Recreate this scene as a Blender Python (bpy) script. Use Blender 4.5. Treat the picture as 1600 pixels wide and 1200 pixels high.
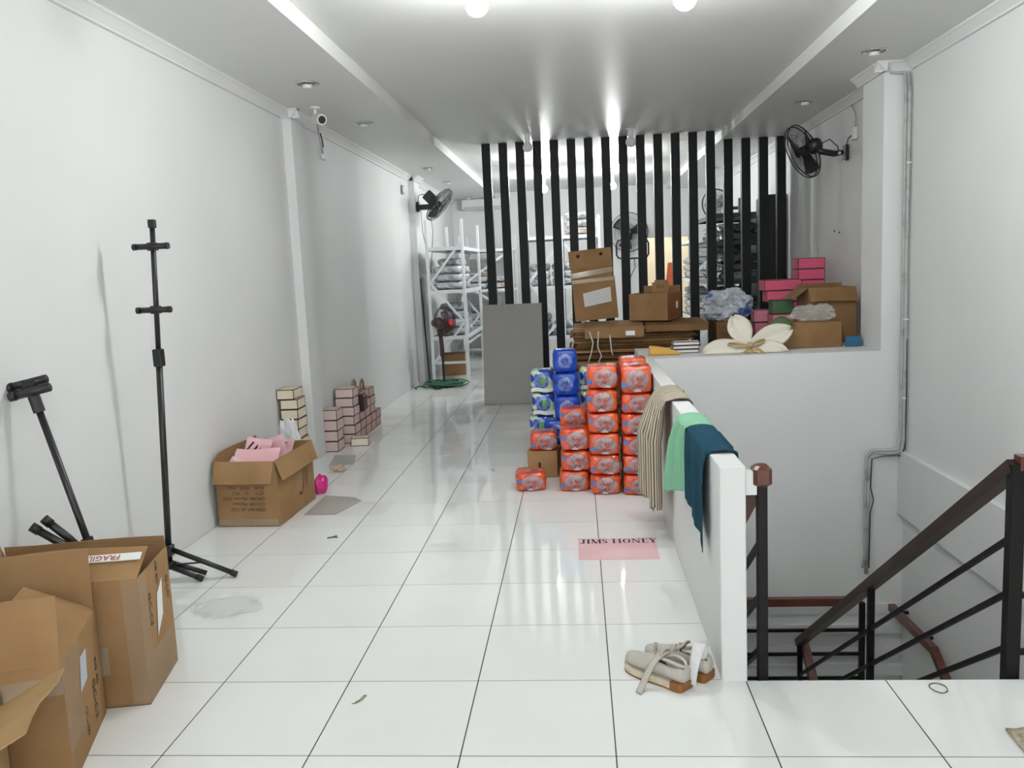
import bpy, bmesh, math, random
from math import sin, cos, pi, radians, sqrt
from mathutils import Vector, Matrix, noise, Euler

for o in list(bpy.data.objects):
    bpy.data.objects.remove(o, do_unlink=True)
scene = bpy.context.scene
COL = scene.collection

# ------------------------------------------------------------------ camera
F_PX = 1311.19
PITCH, YAW, ROLL = 0.13327, -0.0822014, -0.0452992
def camera_basis(p, y, r):
    fwd = Vector((sin(y) * cos(p), cos(y) * cos(p), -sin(p)))
    right = Vector((cos(y), -sin(y), 0)); up = right.cross(fwd)
    return right * cos(r) + up * sin(r), -right * sin(r) + up * cos(r), fwd
r_, u_, f_ = camera_basis(PITCH, YAW, ROLL)
cam_data = bpy.data.cameras.new('camera')
cam = bpy.data.objects.new('camera', cam_data); COL.objects.link(cam)
cam_data.sensor_width = 36.0; cam_data.lens = F_PX / 1600 * 36
cam_data.clip_start = 0.02
M = Matrix((r_, u_, -f_)).transposed().to_4x4()
M.translation = Vector((-0.0727, -2.4971, 1.5392))
cam.matrix_world = M
scene.camera = cam

# ------------------------------------------------------------------ world, exposure
world = bpy.data.worlds.new('world'); scene.world = world; world.use_nodes = True
bg = world.node_tree.nodes['Background']
bg.inputs[0].default_value = (0.93, 0.97, 1.0, 1); bg.inputs[1].default_value = 2.5
vs = scene.view_settings
vs.view_transform = 'Standard'; vs.look = 'None'; vs.gamma = 1.0; vs.use_curve_mapping = False
vs.exposure = 0.56
portal = bpy.data.lights.new('fill_window_portal', 'AREA'); portal.shape = 'RECTANGLE'; portal.size = 4.2; portal.size_y = 2.35
portal.cycles.is_portal = True
po = bpy.data.objects.new('fill_window_portal', portal); COL.objects.link(po)
po.location = (0, -9.05, 1.425); po.rotation_euler = (pi / 2, 0, 0)       # looks along +Y into the room
BULB = 270.0          # emission of the room's lit bulbs

# ------------------------------------------------------------------ materials
MATS = {}
def mat(name, col=(.8, .8, .8), rough=.5, metal=0, spec=.5, col2=None, nscale=8, ndetail=3, bump=0, bscale=60,
        emit=0, alpha=1, trans=0, coat=0, stretch=None, sheen=0, thr=None):
    if name in MATS: return MATS[name]
    m = bpy.data.materials.new(name); m.use_nodes = True
    nt = m.node_tree; b = nt.nodes['Principled BSDF']
    b.inputs['Base Color'].default_value = (*col, 1)
    b.inputs['Roughness'].default_value = rough
    b.inputs['Metallic'].default_value = metal
    b.inputs['Specular IOR Level'].default_value = spec
    b.inputs['Coat Weight'].default_value = coat
    b.inputs['Sheen Weight'].default_value = sheen
    b.inputs['Alpha'].default_value = alpha
    b.inputs['Transmission Weight'].default_value = trans
    if emit:
        b.inputs['Emission Color'].default_value = (*col, 1); b.inputs['Emission Strength'].default_value = emit
    tc = nt.nodes.new('ShaderNodeTexCoord'); vec = tc.outputs['Object']
    if stretch:
        mp = nt.nodes.new('ShaderNodeMapping'); mp.inputs['Scale'].default_value = stretch
        nt.links.new(vec, mp.inputs[0]); vec = mp.outputs[0]
    if col2:
        n = nt.nodes.new('ShaderNodeTexNoise'); n.inputs['Scale'].default_value = nscale; n.inputs['Detail'].default_value = ndetail
        nt.links.new(vec, n.inputs['Vector'])
        r = nt.nodes.new('ShaderNodeValToRGB')
        lo, hi = thr or (.35, .68)
        r.color_ramp.elements[0].position = lo; r.color_ramp.elements[1].position = hi
        r.color_ramp.elements[0].color = (*col, 1); r.color_ramp.elements[1].color = (*col2, 1)
        nt.links.new(n.outputs['Fac'], r.inputs[0]); nt.links.new(r.outputs[0], b.inputs['Base Color'])
    if bump:
        n2 = nt.nodes.new('ShaderNodeTexNoise'); n2.inputs['Scale'].default_value = bscale; n2.inputs['Detail'].default_value = 4
        nt.links.new(vec, n2.inputs['Vector'])
        bp = nt.nodes.new('ShaderNodeBump'); bp.inputs['Strength'].default_value = bump; bp.inputs['Distance'].default_value = .01
        nt.links.new(n2.outputs['Fac'], bp.inputs['Height']); nt.links.new(bp.outputs[0], b.inputs['Normal'])
    MATS[name] = m
    return m

WHITE = mat('wall_paint', (.765, .77, .765), .6, spec=.3, col2=(.735, .74, .735), nscale=1.2, bump=.06, bscale=18)
WALLOLD = mat('stairwell_paint', (.74, .75, .745), .6, spec=.3, col2=(.67, .69, .69), nscale=1.6, bump=.08, bscale=14)
CEIL = mat('ceiling_paint', (.76, .76, .745), .42, spec=.35, bump=.03, bscale=3)
TILE = mat('white_tile', (.86, .87, .86), .045, spec=.5, col2=(.82, .835, .825), nscale=1.5)
GROUT = mat('dark_grout', (.05, .05, .05), .8)
SLATM = mat('black_laminate', (.010, .0115, .013), .5, spec=.22)
BLACK = mat('black_metal', (.012, .012, .013), .35, spec=.5)
BLACKP = mat('black_plastic', (.012, .012, .013), .45)
DWOOD = mat('dark_wood_rail', (.040, .014, .010), .35, col2=(.022, .009, .007), nscale=5)
RAILB = mat('worn_black_steel', (.008, .007, .007), .5, spec=.25, col2=(.03, .014, .010), nscale=6, thr=(.6, .75))
WOOD = mat('brown_wood_rail', (.13, .034, .018), .3, col2=(.075, .02, .012), nscale=5, stretch=(1, 6, 1), coat=.25)
CARD = mat('cardboard', (.36, .215, .105), .8, spec=.15, col2=(.30, .175, .08), nscale=5)
CARDL = mat('cardboard_light', (.44, .285, .145), .8, spec=.15, col2=(.38, .24, .115), nscale=4)
CARDM = mat('cardboard_mid', (.28, .165, .078), .8, spec=.15, col2=(.23, .13, .058), nscale=5)
CARDD = mat('cardboard_dark', (.20, .108, .046), .78, spec=.15, col2=(.14, .072, .03), nscale=5)
CARDR = mat('cardboard_red', (.30, .12, .055), .75, spec=.15, col2=(.22, .085, .04), nscale=6)
CARDG = mat('grey_board', (.40, .38, .35), .7)
CLEARTAPE = mat('clear_tape', (.62, .50, .36), .12, spec=.6, alpha=.35)
CLEAR = mat('clear_plastic', (.88, .89, .89), .12, spec=.7, alpha=.22, bump=.6, bscale=22)
WRAP = mat('stretch_wrap', (.74, .66, .56), .12, spec=.6, alpha=.08, bump=.8, bscale=16)
INK = mat('dark_ink', (.06, .035, .02), .7)
INKB = mat('black_ink', (.012, .010, .012), .6)
INKR = mat('red_ink', (.35, .03, .03), .6)
PAPERW = mat('white_paper', (.82, .82, .80), .55)
PINKP = mat('pink_paper', (.83, .50, .54), .6, col2=(.78, .45, .50), nscale=4)
CREAM = mat('cream_box_board', (.78, .68, .52), .55)
PINKB = mat('pale_pink_board', (.72, .56, .53), .55)
PINKD = mat('dusty_pink_board', (.60, .38, .33), .55)
HOTP = mat('hot_pink_board', (.72, .10, .20), .5)
MIDP = mat('rose_board', (.66, .22, .30), .5)
BROWNT = mat('dark_brown_trim', (.045, .018, .010), .5)
GREENB = mat('green_board', (.05, .13, .055), .5)
MAGENTA = mat('magenta_plastic', (.62, .02, .22), .25, spec=.6, bump=.5, bscale=20)
GREYB = mat('grey_panel', (.33, .325, .31), .45, col2=(.31, .305, .29), nscale=3)
REDP = mat('red_orange_film', (.60, .032, .012), .15, spec=.7, col2=(.74, .125, .018), nscale=9, bump=.9, bscale=26, coat=.4)
MAUVE = mat('clear_window_film', (.26, .13, .13), .12, spec=.7, bump=1.0, bscale=34, coat=.4, col2=(.44, .30, .30), nscale=30)
DRED = mat('window_content', (.30, .04, .03), .2, spec=.6, col2=(.46, .28, .27), nscale=34, bump=.8, bscale=40)
BLUEP = mat('blue_film', (.006, .045, .42), .2, spec=.5, bump=.9, bscale=26, coat=.1, col2=(.008, .075, .52), nscale=8)
BLUEI = mat('blue_ink', (.03, .18, .52), .3)
BLUEM = mat('blue_window_film', (.03, .10, .42), .08, spec=.9, bump=.9, bscale=30, coat=.6, col2=(.18, .28, .62), nscale=22)
GRNBLU = mat('green_blue_film', (.012, .06, .42), .16, spec=.7, bump=.8, bscale=26, coat=.4, col2=(.50, .66, .42), nscale=11, thr=(.50, .56))
LEAFP = mat('printed_leaf_green', (.10, .32, .05), .3, spec=.6)
WHITEP = mat('white_film', (.72, .76, .70), .2, spec=.6, bump=.5, bscale=30)
TEAL = mat('teal_towel', (.013, .060, .095), .95, spec=.1, bump=.35, bscale=180)
MINT = mat('mint_towel', (.24, .50, .33), .95, spec=.1, bump=.35, bscale=180)
CHROME = mat('chrome', (.70, .70, .70), .15, metal=1)
WPLAST = mat('white_plastic', (.75, .76, .75), .35)
GPIPE = mat('grey_conduit', (.46, .465, .45), .45, col2=(.20, .20, .19), nscale=9, thr=(.5, .75))
WRACK = mat('white_rack_steel', (.80, .83, .86), .35)
DRACK = mat('dark_rack_steel', (.07, .08, .09), .4)
SHELFG = mat('rack_shelf_grey', (.30, .32, .33), .6)
GARM = [mat('wrapped_garment_white', (.66, .68, .70), .14, spec=.8, bump=1, bscale=24, coat=.5, col2=(.34, .36, .38), nscale=16),
        mat('wrapped_garment_grey', (.22, .23, .25), .14, spec=.8, bump=1, bscale=24, coat=.5, col2=(.56, .58, .60), nscale=17),
        mat('wrapped_garment_beige', (.66, .58, .50), .14, spec=.8, bump=1, bscale=24, coat=.5, col2=(.42, .36, .33), nscale=15),
        mat('wrapped_garment_dark', (.045, .05, .055), .16, spec=.8, bump=1, bscale=24, coat=.5, col2=(.16, .17, .18), nscale=15)]
ROPEG = mat('green_hose', (.035, .15, .085), .5)
CREAMW = mat('cream_wall', (.86, .76, .58), .6)
ORANGEC = mat('orange_cloth', (.62, .14, .06), .8)
YELL = mat('ochre_paper', (.62, .36, .07), .6)
FLOWER = mat('ivory_fabric', (.76, .72, .62), .8, bump=.25, bscale=40)
FLOWC = mat('gold_fabric', (.52, .40, .22), .7)
LEAF = mat('dark_leaf', (.045, .10, .02), .5)
SACK = mat('woven_sack', (.46, .50, .54), .45, bump=.5, bscale=60, col2=(.05, .13, .36), nscale=5, thr=(.56, .62))
SHOEU = mat('dirty_white_canvas', (.56, .53, .48), .85, col2=(.47, .44, .385), nscale=14, bump=.3, bscale=60)
SHOES = mat('cream_sole', (.68, .61, .49), .6, col2=(.56, .49, .38), nscale=18)
GUM = mat('gum_heel', (.24, .095, .018), .5)
LINING = mat('dark_lining', (.06, .06, .065), .9)
SOCK = mat('white_sock', (.68, .68, .68), .95, bump=.3, bscale=90)
KHAKI = mat('khaki_leather', (.26, .20, .11), .5)
DBROWN = mat('dark_brown_leather', (.045, .014, .009), .45)
TWINE = mat('white_twine', (.60, .57, .50), .8)
MATB = mat('brown_mat', (.26, .19, .10), .8, col2=(.60, .56, .48), nscale=30, bump=.6, bscale=60)
REDPL = mat('fan_red_plastic', (.045, .018, .022), .3, col2=(.11, .035, .042), nscale=4)
REDBR = mat('bright_red_plastic', (.55, .03, .03), .4)
GLASSOFF = mat('unlit_bulb_glass', (.78, .79, .78), .2)
BULBON = mat('lit_bulb', (.975, 1.0, .985), .5, emit=BULB)
CONC = mat('stair_concrete', (.60, .60, .58), .6)

def stripes(name, ca, cb, scale, axis):
    m = mat(name, ca, .9, bump=.15, bscale=90)
    nt = m.node_tree; b = nt.nodes['Principled BSDF']
    uv = nt.nodes.new('ShaderNodeUVMap')
    w = nt.nodes.new('ShaderNodeTexWave'); w.bands_direction = axis; w.inputs['Scale'].default_value = scale
    w.inputs['Distortion'].default_value = .25
    nt.links.new(uv.outputs[0], w.inputs[0])
    r = nt.nodes.new('ShaderNodeValToRGB'); r.color_ramp.elements[0].position = .40; r.color_ramp.elements[1].position = .52
    r.color_ramp.elements[0].color = (*cb, 1); r.color_ramp.elements[1].color = (*ca, 1)
    nt.links.new(w.outputs['Fac'], r.inputs[0]); nt.links.new(r.outputs[0], b.inputs['Base Color'])
    return m
STRIPE = stripes('striped_cloth', (.62, .56, .44), (.13, .10, .07), 17.0, 'X')

# ------------------------------------------------------------------ mesh helpers
class MB:
    def __init__(s): s.v = []; s.f = []; s.mi = []; s.uv = None
    def add(s, verts, faces, mi=0, mx=None):
        n = len(s.v)
        s.v += [tuple(mx @ Vector(p)) if mx else tuple(p) for p in verts]
        s.f += [tuple(n + i for i in f) for f in faces]; s.mi += [mi] * len(faces)
        return s
    def box(s, x0, x1, y0, y1, z0, z1, mi=0, mx=None):
        return s.add([(x0, y0, z0), (x1, y0, z0), (x1, y1, z0), (x0, y1, z0), (x0, y0, z1), (x1, y0, z1), (x1, y1, z1), (x0, y1, z1)],
                     [(0, 3, 2, 1), (4, 5, 6, 7), (0, 1, 5, 4), (1, 2, 6, 5), (2, 3, 7, 6), (3, 0, 4, 7)], mi, mx)
    def bbox(s, x0, x1, y0, y1, z0, z1, b=.004, mi=0, mx=None):      # box with chamfered vertical and top edges
        pts = lambda i, z: [(x0 + i + b, y0 + i, z), (x1 - i - b, y0 + i, z), (x1 - i, y0 + i + b, z), (x1 - i, y1 - i - b, z), (x1 - i - b, y1 - i, z), (x0 + i + b, y1 - i, z), (x0 + i, y1 - i - b, z), (x0 + i, y0 + i + b, z)]
        rings = [pts(b, z0), pts(0, z0 + b), pts(0, z1 - b), pts(b, z1)]
        vs = [p for r in rings for p in r]; fs = []
        for k in range(3):
            for i in range(8):
                j = (i + 1) % 8; fs.append((k * 8 + i, k * 8 + j, k * 8 + 8 + j, k * 8 + 8 + i))
        fs.append(tuple(range(7, -1, -1))); fs.append(tuple(range(24, 32)))
        return s.add(vs, fs, mi, mx)
    def tube(s, path, r, n=8, mi=0, caps=True, mx=None, closed=False):
        P = [Vector(p) for p in path]; R = r if isinstance(r, (list, tuple)) else [r] * len(P)
        vs = []; fs = []; up = None; L = len(P)
        for i, p in enumerate(P):
            if closed: t = P[(i + 1) % L] - P[i - 1]
            else: t = (P[min(i + 1, L - 1)] - P[max(i - 1, 0)])
            t.normalize()
            if up is None: up = Vector((0, 0, 1)) if abs(t.z) < .9 else Vector((1, 0, 0))
            a = t.cross(up)
            if a.length < 1e-5: a = t.orthogonal()
            a.normalize(); b = a.cross(t); up = b
            for k in range(n):
                th = 2 * pi * k / n; vs.append(p + (a * cos(th) + b * sin(th)) * R[i])
        for i in range(L if closed else L - 1):
            i2 = (i + 1) % L
            for k in range(n):
                k2 = (k + 1) % n; fs.append((i * n + k, i * n + k2, i2 * n + k2, i2 * n + k))
        if caps and not closed: fs.append(tuple(range(n - 1, -1, -1))); fs.append(tuple((L - 1) * n + k for k in range(n)))
        return s.add(vs, fs, mi, mx)
    def bar(s, a, b, w, h=None, mi=0):                              # square bar between two points
        a = Vector(a); b = Vector(b); h = h or w; t = (b - a).normalized()
        up = Vector((0, 0, 1)) if abs(t.z) < .95 else Vector((0, 1, 0))
        x = t.cross(up).normalized(); y = x.cross(t)
        vs = [p + x * sx * w / 2 + y * sy * h / 2 for p in (a, b) for sx, sy in ((-1, -1), (1, -1), (1, 1), (-1, 1))]
        return s.add(vs, [(0, 1, 2, 3), (7, 6, 5, 4), (0, 4, 5, 1), (1, 5, 6, 2), (2, 6, 7, 3), (3, 7, 4, 0)], mi)
    def lathe(s, prof, n=16, mi=0, mx=None):
        vs = [(r * cos(2 * pi * k / n), r * sin(2 * pi * k / n), z) for r, z in prof for k in range(n)]
        fs = [(i * n + k, i * n + (k + 1) % n, (i + 1) * n + (k + 1) % n, (i + 1) * n + k) for i in range(len(prof) - 1) for k in range(n)]
        fs.append(tuple(range(n - 1, -1, -1))); fs.append(tuple((len(prof) - 1) * n + k for k in range(n)))
        return s.add(vs, fs, mi, mx)
    def prism(s, poly, z0, z1, mi=0, mx=None):                      # xy polygon extruded in z
        n = len(poly)
        vs = [(x, y, z0) for x, y in poly] + [(x, y, z1) for x, y in poly]
        fs = [tuple(range(n - 1, -1, -1)), tuple(range(n, 2 * n))] + [(i, (i + 1) % n, n + (i + 1) % n, n + i) for i in range(n)]
        return s.add(vs, fs, mi, mx)
    def grid(s, nu, nv, fn, mi=0, uvfn=None):
        vs = [fn(i / (nu - 1), j / (nv - 1)) for j in range(nv) for i in range(nu)]
        fs = [(j * nu + i, j * nu + i + 1, (j + 1) * nu + i + 1, (j + 1) * nu + i) for j in range(nv - 1) for i in range(nu - 1)]
        if uvfn: s.uv = [uvfn(i / (nu - 1), j / (nv - 1)) for j in range(nv) for i in range(nu)]
        return s.add(vs, fs, mi)
    def mesh(s, name, mats, smooth=False):
        me = bpy.data.meshes.new(name); me.from_pydata([tuple(v) for v in s.v], [], s.f)
        for m in (mats if isinstance(mats, (list, tuple)) else [mats]): me.materials.append(m)
        me.polygons.foreach_set('material_index', s.mi)
        if smooth: me.polygons.foreach_set('use_smooth', [True] * len(me.polygons))
        if s.uv:
            ul = me.uv_layers.new(name='UVMap')
            for l in me.loops: ul.data[l.index].uv = s.uv[l.vertex_index]
        me.update(); return me

def link(name, me, parent=None, loc=(0, 0, 0), rot=(0, 0, 0)):
    o = bpy.data.objects.new(name, me); COL.objects.link(o)
    o.location = loc; o.rotation_euler = rot
    if parent: o.parent = parent
    return o
def obj(name, mb, mats, parent=None, smooth=False, loc=(0, 0, 0), rot=(0, 0, 0), solid=0, sub=0):
    o = link(name, mb.mesh(name, mats, smooth), parent, loc, rot)
    if solid:
        md = o.modifiers.new('thickness', 'SOLIDIFY'); md.thickness = solid; md.offset = 0
    if sub:
        md = o.modifiers.new('smooth', 'SUBSURF'); md.levels = sub; md.render_levels = sub
    return o
def tag(o, label, cat, group=None, kind=None):
    o['label'] = label; o['category'] = cat
    if group: o['group'] = group
    if kind: o['kind'] = kind
    return o
def thing(name, label, cat, loc=(0, 0, 0), rz=0, group=None, rot=None):
    o = bpy.data.objects.new(name, None); COL.objects.link(o); o.empty_display_size = .05
    o.location = loc; o.rotation_euler = rot or (0, 0, rz)
    return tag(o, label, cat, group)
def struct(name, mb, mats, parent=None, **k):
    o = obj(name, mb, mats, parent, **k)
    if not parent: o['kind'] = 'structure'
    return o
def copy_tree(o, parent=None):
    c = o.copy(); COL.objects.link(c); c.parent = parent
    for ch in o.children: copy_tree(ch, c)
    return c
def text_mesh(body, size, mats, align='CENTER', spacing=1.0):
    cu = bpy.data.curves.new('t', 'FONT'); cu.body = body; cu.size = size; cu.align_x = align; cu.align_y = 'CENTER'
    cu.space_character = spacing; cu.extrude = .0003; cu.resolution_u = 2
    ob = bpy.data.objects.new('t', cu); COL.objects.link(ob)
    bpy.context.view_layer.update()
    me = bpy.data.meshes.new_from_object(ob.evaluated_get(bpy.context.evaluated_depsgraph_get()))
    bpy.data.objects.remove(ob); me.materials.clear(); me.materials.append(mats)
    return me
ORD = ['lowest', 'second from the floor', 'third from the floor', 'fourth from the floor', 'fifth from the floor', 'sixth from the floor', 'seventh from the floor', 'eighth from the floor', 'ninth from the floor', 'tenth from the floor']
random.seed(7)

# ================================================================== SETTING
XL, XLB, XR, YB = -2.44, -2.40, 2.41, 13.7
ZS, ZT = 2.93, 3.03
YN = -9.0
SX0, SX1, SY0, SY1 = .505, XR, .49, 4.10          # stairwell
# floor: slab + tiles
fl = MB()
fl.box(XL, .505, YN, YB + 3, -.16, -.0011); fl.box(.505, XR, YN, SY0, -.16, -.0011); fl.box(.505, XR, SY1 + .02, YB + 3, -.16, -.0011)
floor = struct('floor', fl, GROUT)
def tile_mesh(w, d):
    return MB().bbox(-w / 2, w / 2, -d / 2, d / 2, -.006, 0, .0008).mesh('tile', TILE)
tcache = {}
g = .0022
def add_tile(x0, x1, y0, y1):
    w, d = x1 - x0, y1 - y0
    if w < .01 or d < .01: return
    k = (round(w, 3), round(d, 3))
    if k not in tcache: tcache[k] = tile_mesh(w - 2 * g, d - 2 * g)
    link('tile', tcache[k], floor, ((x0 + x1) / 2, (y0 + y1) / 2, 0))
for j in range(-1, 26):
    y0, y1 = j * .5, j * .5 + .5
    for i in range(-5, 5):
        x0, x1 = max(i * .5, XL), min(i * .5 + .5, XR)
        if i >= 1 and y1 > SY0 and y0 < SY1:
            if j == 0: y1b = SY0; add_tile(x0, x1, y0, y1b)
            elif y1 > SY1 + .1: add_tile(x0, x1, SY1 + .02, y1)
            continue
        add_tile(x0, x1, y0, y1)
rest = MB()
for j in list(range(-18, -1)) + list(range(26, 33)):
    for i in range(-5, 5):
        x0, x1 = max(i * .5, XL), min(i * .5 + .5, XR)
        rest.box(x0 + g, x1 - g, j * .5 + g, j * .5 + .5 - g, -.006, 0)
o = obj('tile_field', rest, TILE, floor); o['kind'] = 'stuff'

# walls
w = MB(); w.box(XL - .12, XL, YN, 4.465, -.16, 3.1)
w.box(XL - .12, XLB, 4.466, 6.3, -.16, 3.1); w.box(XL - .12, XLB, 6.3, YB, -.16, 3.1)
struct('wall_left', w, WHITE)
w = MB(); w.box(-2.45, -2.365, 4.455, 4.72, 0, ZS - .06); struct('wall_column_left', w, WHITE)
w = MB(); w.box(-2.45, -2.315, 9.45, 9.80, 0, ZS - .06); struct('wall_column_left_far', w, WHITE)
w = MB(); w.box(XR, XR + .12, YN, YB + 3, -3.2, 3.1)
w.box(XR - .045, XR, SY0, SY1, -.47, .03)
struct('wall_right', w, WHITE)
w = MB(); w.box(2.225, XR, 4.10, 4.56, -.1, ZS - .06); struct('wall_column_right', w, WHITE)
# back wall with a doorway on the right (x 1.25..2.04, z < 2.05)
w = MB(); w.box(XL, 1.25, YB, YB + .12, 0, 3.1); w.box(2.04, XR, YB, YB + .12, 0, 3.1); w.box(1.25, 2.04, YB, YB + .12, 2.05, 3.1)
struct('wall_back', w, WHITE)
w = MB(); w.box(.3, XR, YB + 2.6, YB + 2.7, -.1, 3.1); w.box(.3, .4, YB + .12, YB + 2.6, -.1, 3.1); struct('wall_beyond_doorway', w, CREAMW)
w = MB(); w.box(XL, -2.1, YN - .1, YN, -.1, 3.1); w.box(2.1, XR, YN - .1, YN, -.1, 3.1); w.box(-2.1, 2.1, YN - .1, YN, -.1, .25); w.box(-2.1, 2.1, YN - .1, YN, 2.6, 3.1); struct('wall_behind', w, WHITE)
w = MB()
for k in range(5): w.box(-2.1 + k * 1.04, -2.06 + k * 1.04, YN - .08, YN - .02, .25, 2.6)
struct('fill_window_1', w, BLACK)  # unseen front window, added to let in daylight as fill
# ceiling: tray with lower side bands
c = MB(); c.box(-1.56, 1.63, YN, YB, ZT, ZT + .1); c.box(XL, -1.56, YN, YB, ZS, ZT + .1); c.box(1.63, XR, YN, YB, ZS, ZT + .1)
c.box(.3, XR, YB + .12, YB + 2.6, ZT, ZT + .1)
struct('ceiling', c, CEIL)
# cornices
def cornice(mb, a, b, nrm):                                           # a,b along wall; nrm into the room
    a = Vector(a); b = Vector(b); nrm = Vector(nrm)
    prof = [(0, 0), (.075, 0), (.075, -.012), (.060, -.02), (.045, -.034), (.030, -.05), (.022, -.058), (.022, -.07), (0, -.07)]
    vs = [p + nrm * o + Vector((0, 0, ZS + h)) for p in (a, b) for o, h in prof]; n = len(prof)
    mb.add(vs, [tuple(range(n)), tuple(range(2 * n - 1, n - 1, -1))] + [(i, n + i, n + (i + 1) % n, (i + 1) % n) for i in range(n)])
c = MB(); cornice(c, (XL, YN, 0), (XL, 4.40, 0), (1, 0, 0)); struct('trim_1', c, WHITE)
c = MB(); cornice(c, (XLB, 4.78, 0), (XLB, 9.45, 0), (1, 0, 0)); cornice(c, (-2.365, 4.40, 0), (-2.365, 4.78, 0), (1, 0, 0)); cornice(c, (XL, 4.465, 0), (-2.29, 4.465, 0), (0, -1, 0)); struct('trim_2', c, WHITE)
c = MB(); cornice(c, (-2.315, 9.38, 0), (-2.315, 9.87, 0), (1, 0, 0)); cornice(c, (XLB, 9.8, 0), (XLB, YB, 0), (1, 0, 0)); struct('trim_3', c, WHITE)
c = MB(); cornice(c, (XR, YN, 0), (XR, 4.04, 0), (-1, 0, 0)); struct('trim_4', c, WHITE)
c = MB(); cornice(c, (2.15, 4.10, 0), (XR, 4.10, 0), (0, -1, 0)); cornice(c, (2.225, 4.03, 0), (2.225, 4.64, 0), (-1, 0, 0)); cornice(c, (XR, 4.56, 0), (XR, YB, 0), (-1, 0, 0)); struct('trim_5', c, WHITE)
# half walls round the stairwell
w = MB(); w.bbox(.412, .505, SY0 - .003, SY1, -.16, .812, .004); struct('wall_stair_side', w, WHITE)
w = MB(); w.box(.505, 2.2251, SY1, SY1 + .12, -3.2, .8121); w.box(.412, .505, SY1, 4.98, 0, .8122); w.box(.505, 2.2251, SY1 + .12, 4.98, 0, .812); w.box(2.2251, XR, 4.56, 4.98, 0, .812); w.box(1.35, XR, 4.98, 6.2, 0, .812); w.box(2.2251, XR, SY1, SY1 + .12, -3.2, -.1)
struct('wall_stair_back', w, WHITE)
w = MB()
for k in range(4): w.box(.505, XR, SY1 - .05 + .012 * k, SY1, -1.80 + k * .17, -1.72 + k * .17)
struct('band_ledges', w, WALLOLD)  # made-up ledges, shaped to give the wall light and dark bands
# shaft below the floor
w = MB(); w.box(.38, .44, SY0, SY1 + 1.6, -3.2, -.16); w.box(.38, XR, SY0 - .25, SY0 - .2, -3.2, -.16); w.box(.38, XR, SY1 + 1.5, SY1 + 1.6, -3.2, -.16)
struct('wall_shaft', w, WHITE)
w = MB(); w.box(.38, XR, SY0 - .25, SY1 + 1.6, -3.3, -3.2); struct('floor_lower', w, CONC)

# staircase: flight away from the camera, landing, flight back along the right wall
st = thing('staircase', 'concrete stair going down inside the white half walls', 'stairs', (.56, .5, -.2)); st['kind'] = 'structure'
for k in range(9):
    obj('tread', MB().box(0, .88, k * .27, k * .27 + .30, -(k + 1) * .19 - .05, -(k + 1) * .19), CONC, st)
obj('landing', MB().box(0, 1.84, 2.5, 3.58, -1.95, -1.88), CONC, st)
for k in range(5):
    obj('tread', MB().box(.96, 1.84, 2.47 - (k + 1) * .27, 2.5 - k * .27, -1.9 - (k + 1) * .19 - .05 + .03, -1.9 - (k + 1) * .19 + .03), CONC, st)
for k in range(5):
    pass

# black slatted partition
sp = thing('slat_partition', 'black vertical slat screen dividing the two halves of the shop', 'partition', (0, 7.55, 0))
SL0, SLP, SLW = -1.135, .1992, .10
sc = MB().bbox(-SLW / 2, SLW / 2, 0, .085, 0, ZT - .002, .002).mesh('slat', SLATM)
ss = MB().bbox(-SLW / 2, SLW / 2, 0, .085, 0, ZS - .002, .002).mesh('slat', SLATM)
for k in range(18):
    x = SL0 + SLW / 2 + k * SLP
    link('slat', sc if x < 1.62 else ss, sp, (x, 0, 0))

# ================================================================== LAMPS
def bulb(x, y, z, lit, label, group):
    t = thing('light_bulb', label, 'light bulb', (x, y, z), 0, group)
    obj('socket', MB().lathe([(.026, .045), (.030, .06), (.030, ZT - z - .012), (.050, ZT - z - .010), (.050, ZT - z - .001)], 14), WPLAST, t, smooth=False)
    obj('glass', MB().lathe([(.004, -.062), (.022, -.058), (.042, -.045), (.054, -.026), (.058, -.005), (.052, .018), (.038, .036), (.026, .045)], 18), BULBON if lit else GLASSOFF, t, smooth=True)
bulb(-.515, 1.80, 2.845, True, 'glowing bare bulb on the ceiling above the middle of the tiled floor', 'ceiling bulbs')
bulb(.512, 1.97, 2.855, True, 'glowing bare bulb on the ceiling to the right, above the half wall', 'ceiling bulbs')
bulb(-.562, 7.0, 2.89, False, 'unlit white bulb in front of the slats, left of the two', 'ceiling bulbs')
bulb(.566, 7.05, 2.89, False, 'unlit white bulb in front of the slats, right of the two', 'ceiling bulbs')
bulb(-.54, 10.95, 2.80, True, 'glowing bulb seen through the slats left of the cardboard pile', 'ceiling bulbs')
bulb(.49, 8.85, 2.82, True, 'glowing bulb seen through the slats above the round fan', 'ceiling bulbs')
bulb(-.53, 8.80, 2.82, True, 'glowing bulb behind the fourth slat from the left', 'ceiling bulbs')
bulb(.53, 11.0, 2.80, True, 'added glowing bulb hidden behind the slats, farthest on the right', 'ceiling bulbs')  # unseen bulb, added to brighten the back room
bulb(-.53, -2.85, 2.84, True, 'glowing bare bulb nearer the shop front, left of the two', 'ceiling bulbs')
bulb(.53, -2.85, 2.84, True, 'glowing bare bulb nearer the shop front, right of the two', 'ceiling bulbs')
bulb(-.53, -7.4, 2.84, True, 'glowing bare bulb by the added front window, left of the two', 'ceiling bulbs')
bulb(.53, -7.4, 2.84, True, 'glowing bare bulb by the added front window, right of the two', 'ceiling bulbs')
bulb(1.6, YB + 1.3, 2.84, True, 'added unseen bulb lighting the room beyond the doorway', 'ceiling bulbs')  # unseen bulb, added to light the cream wall behind the doorway
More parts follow.
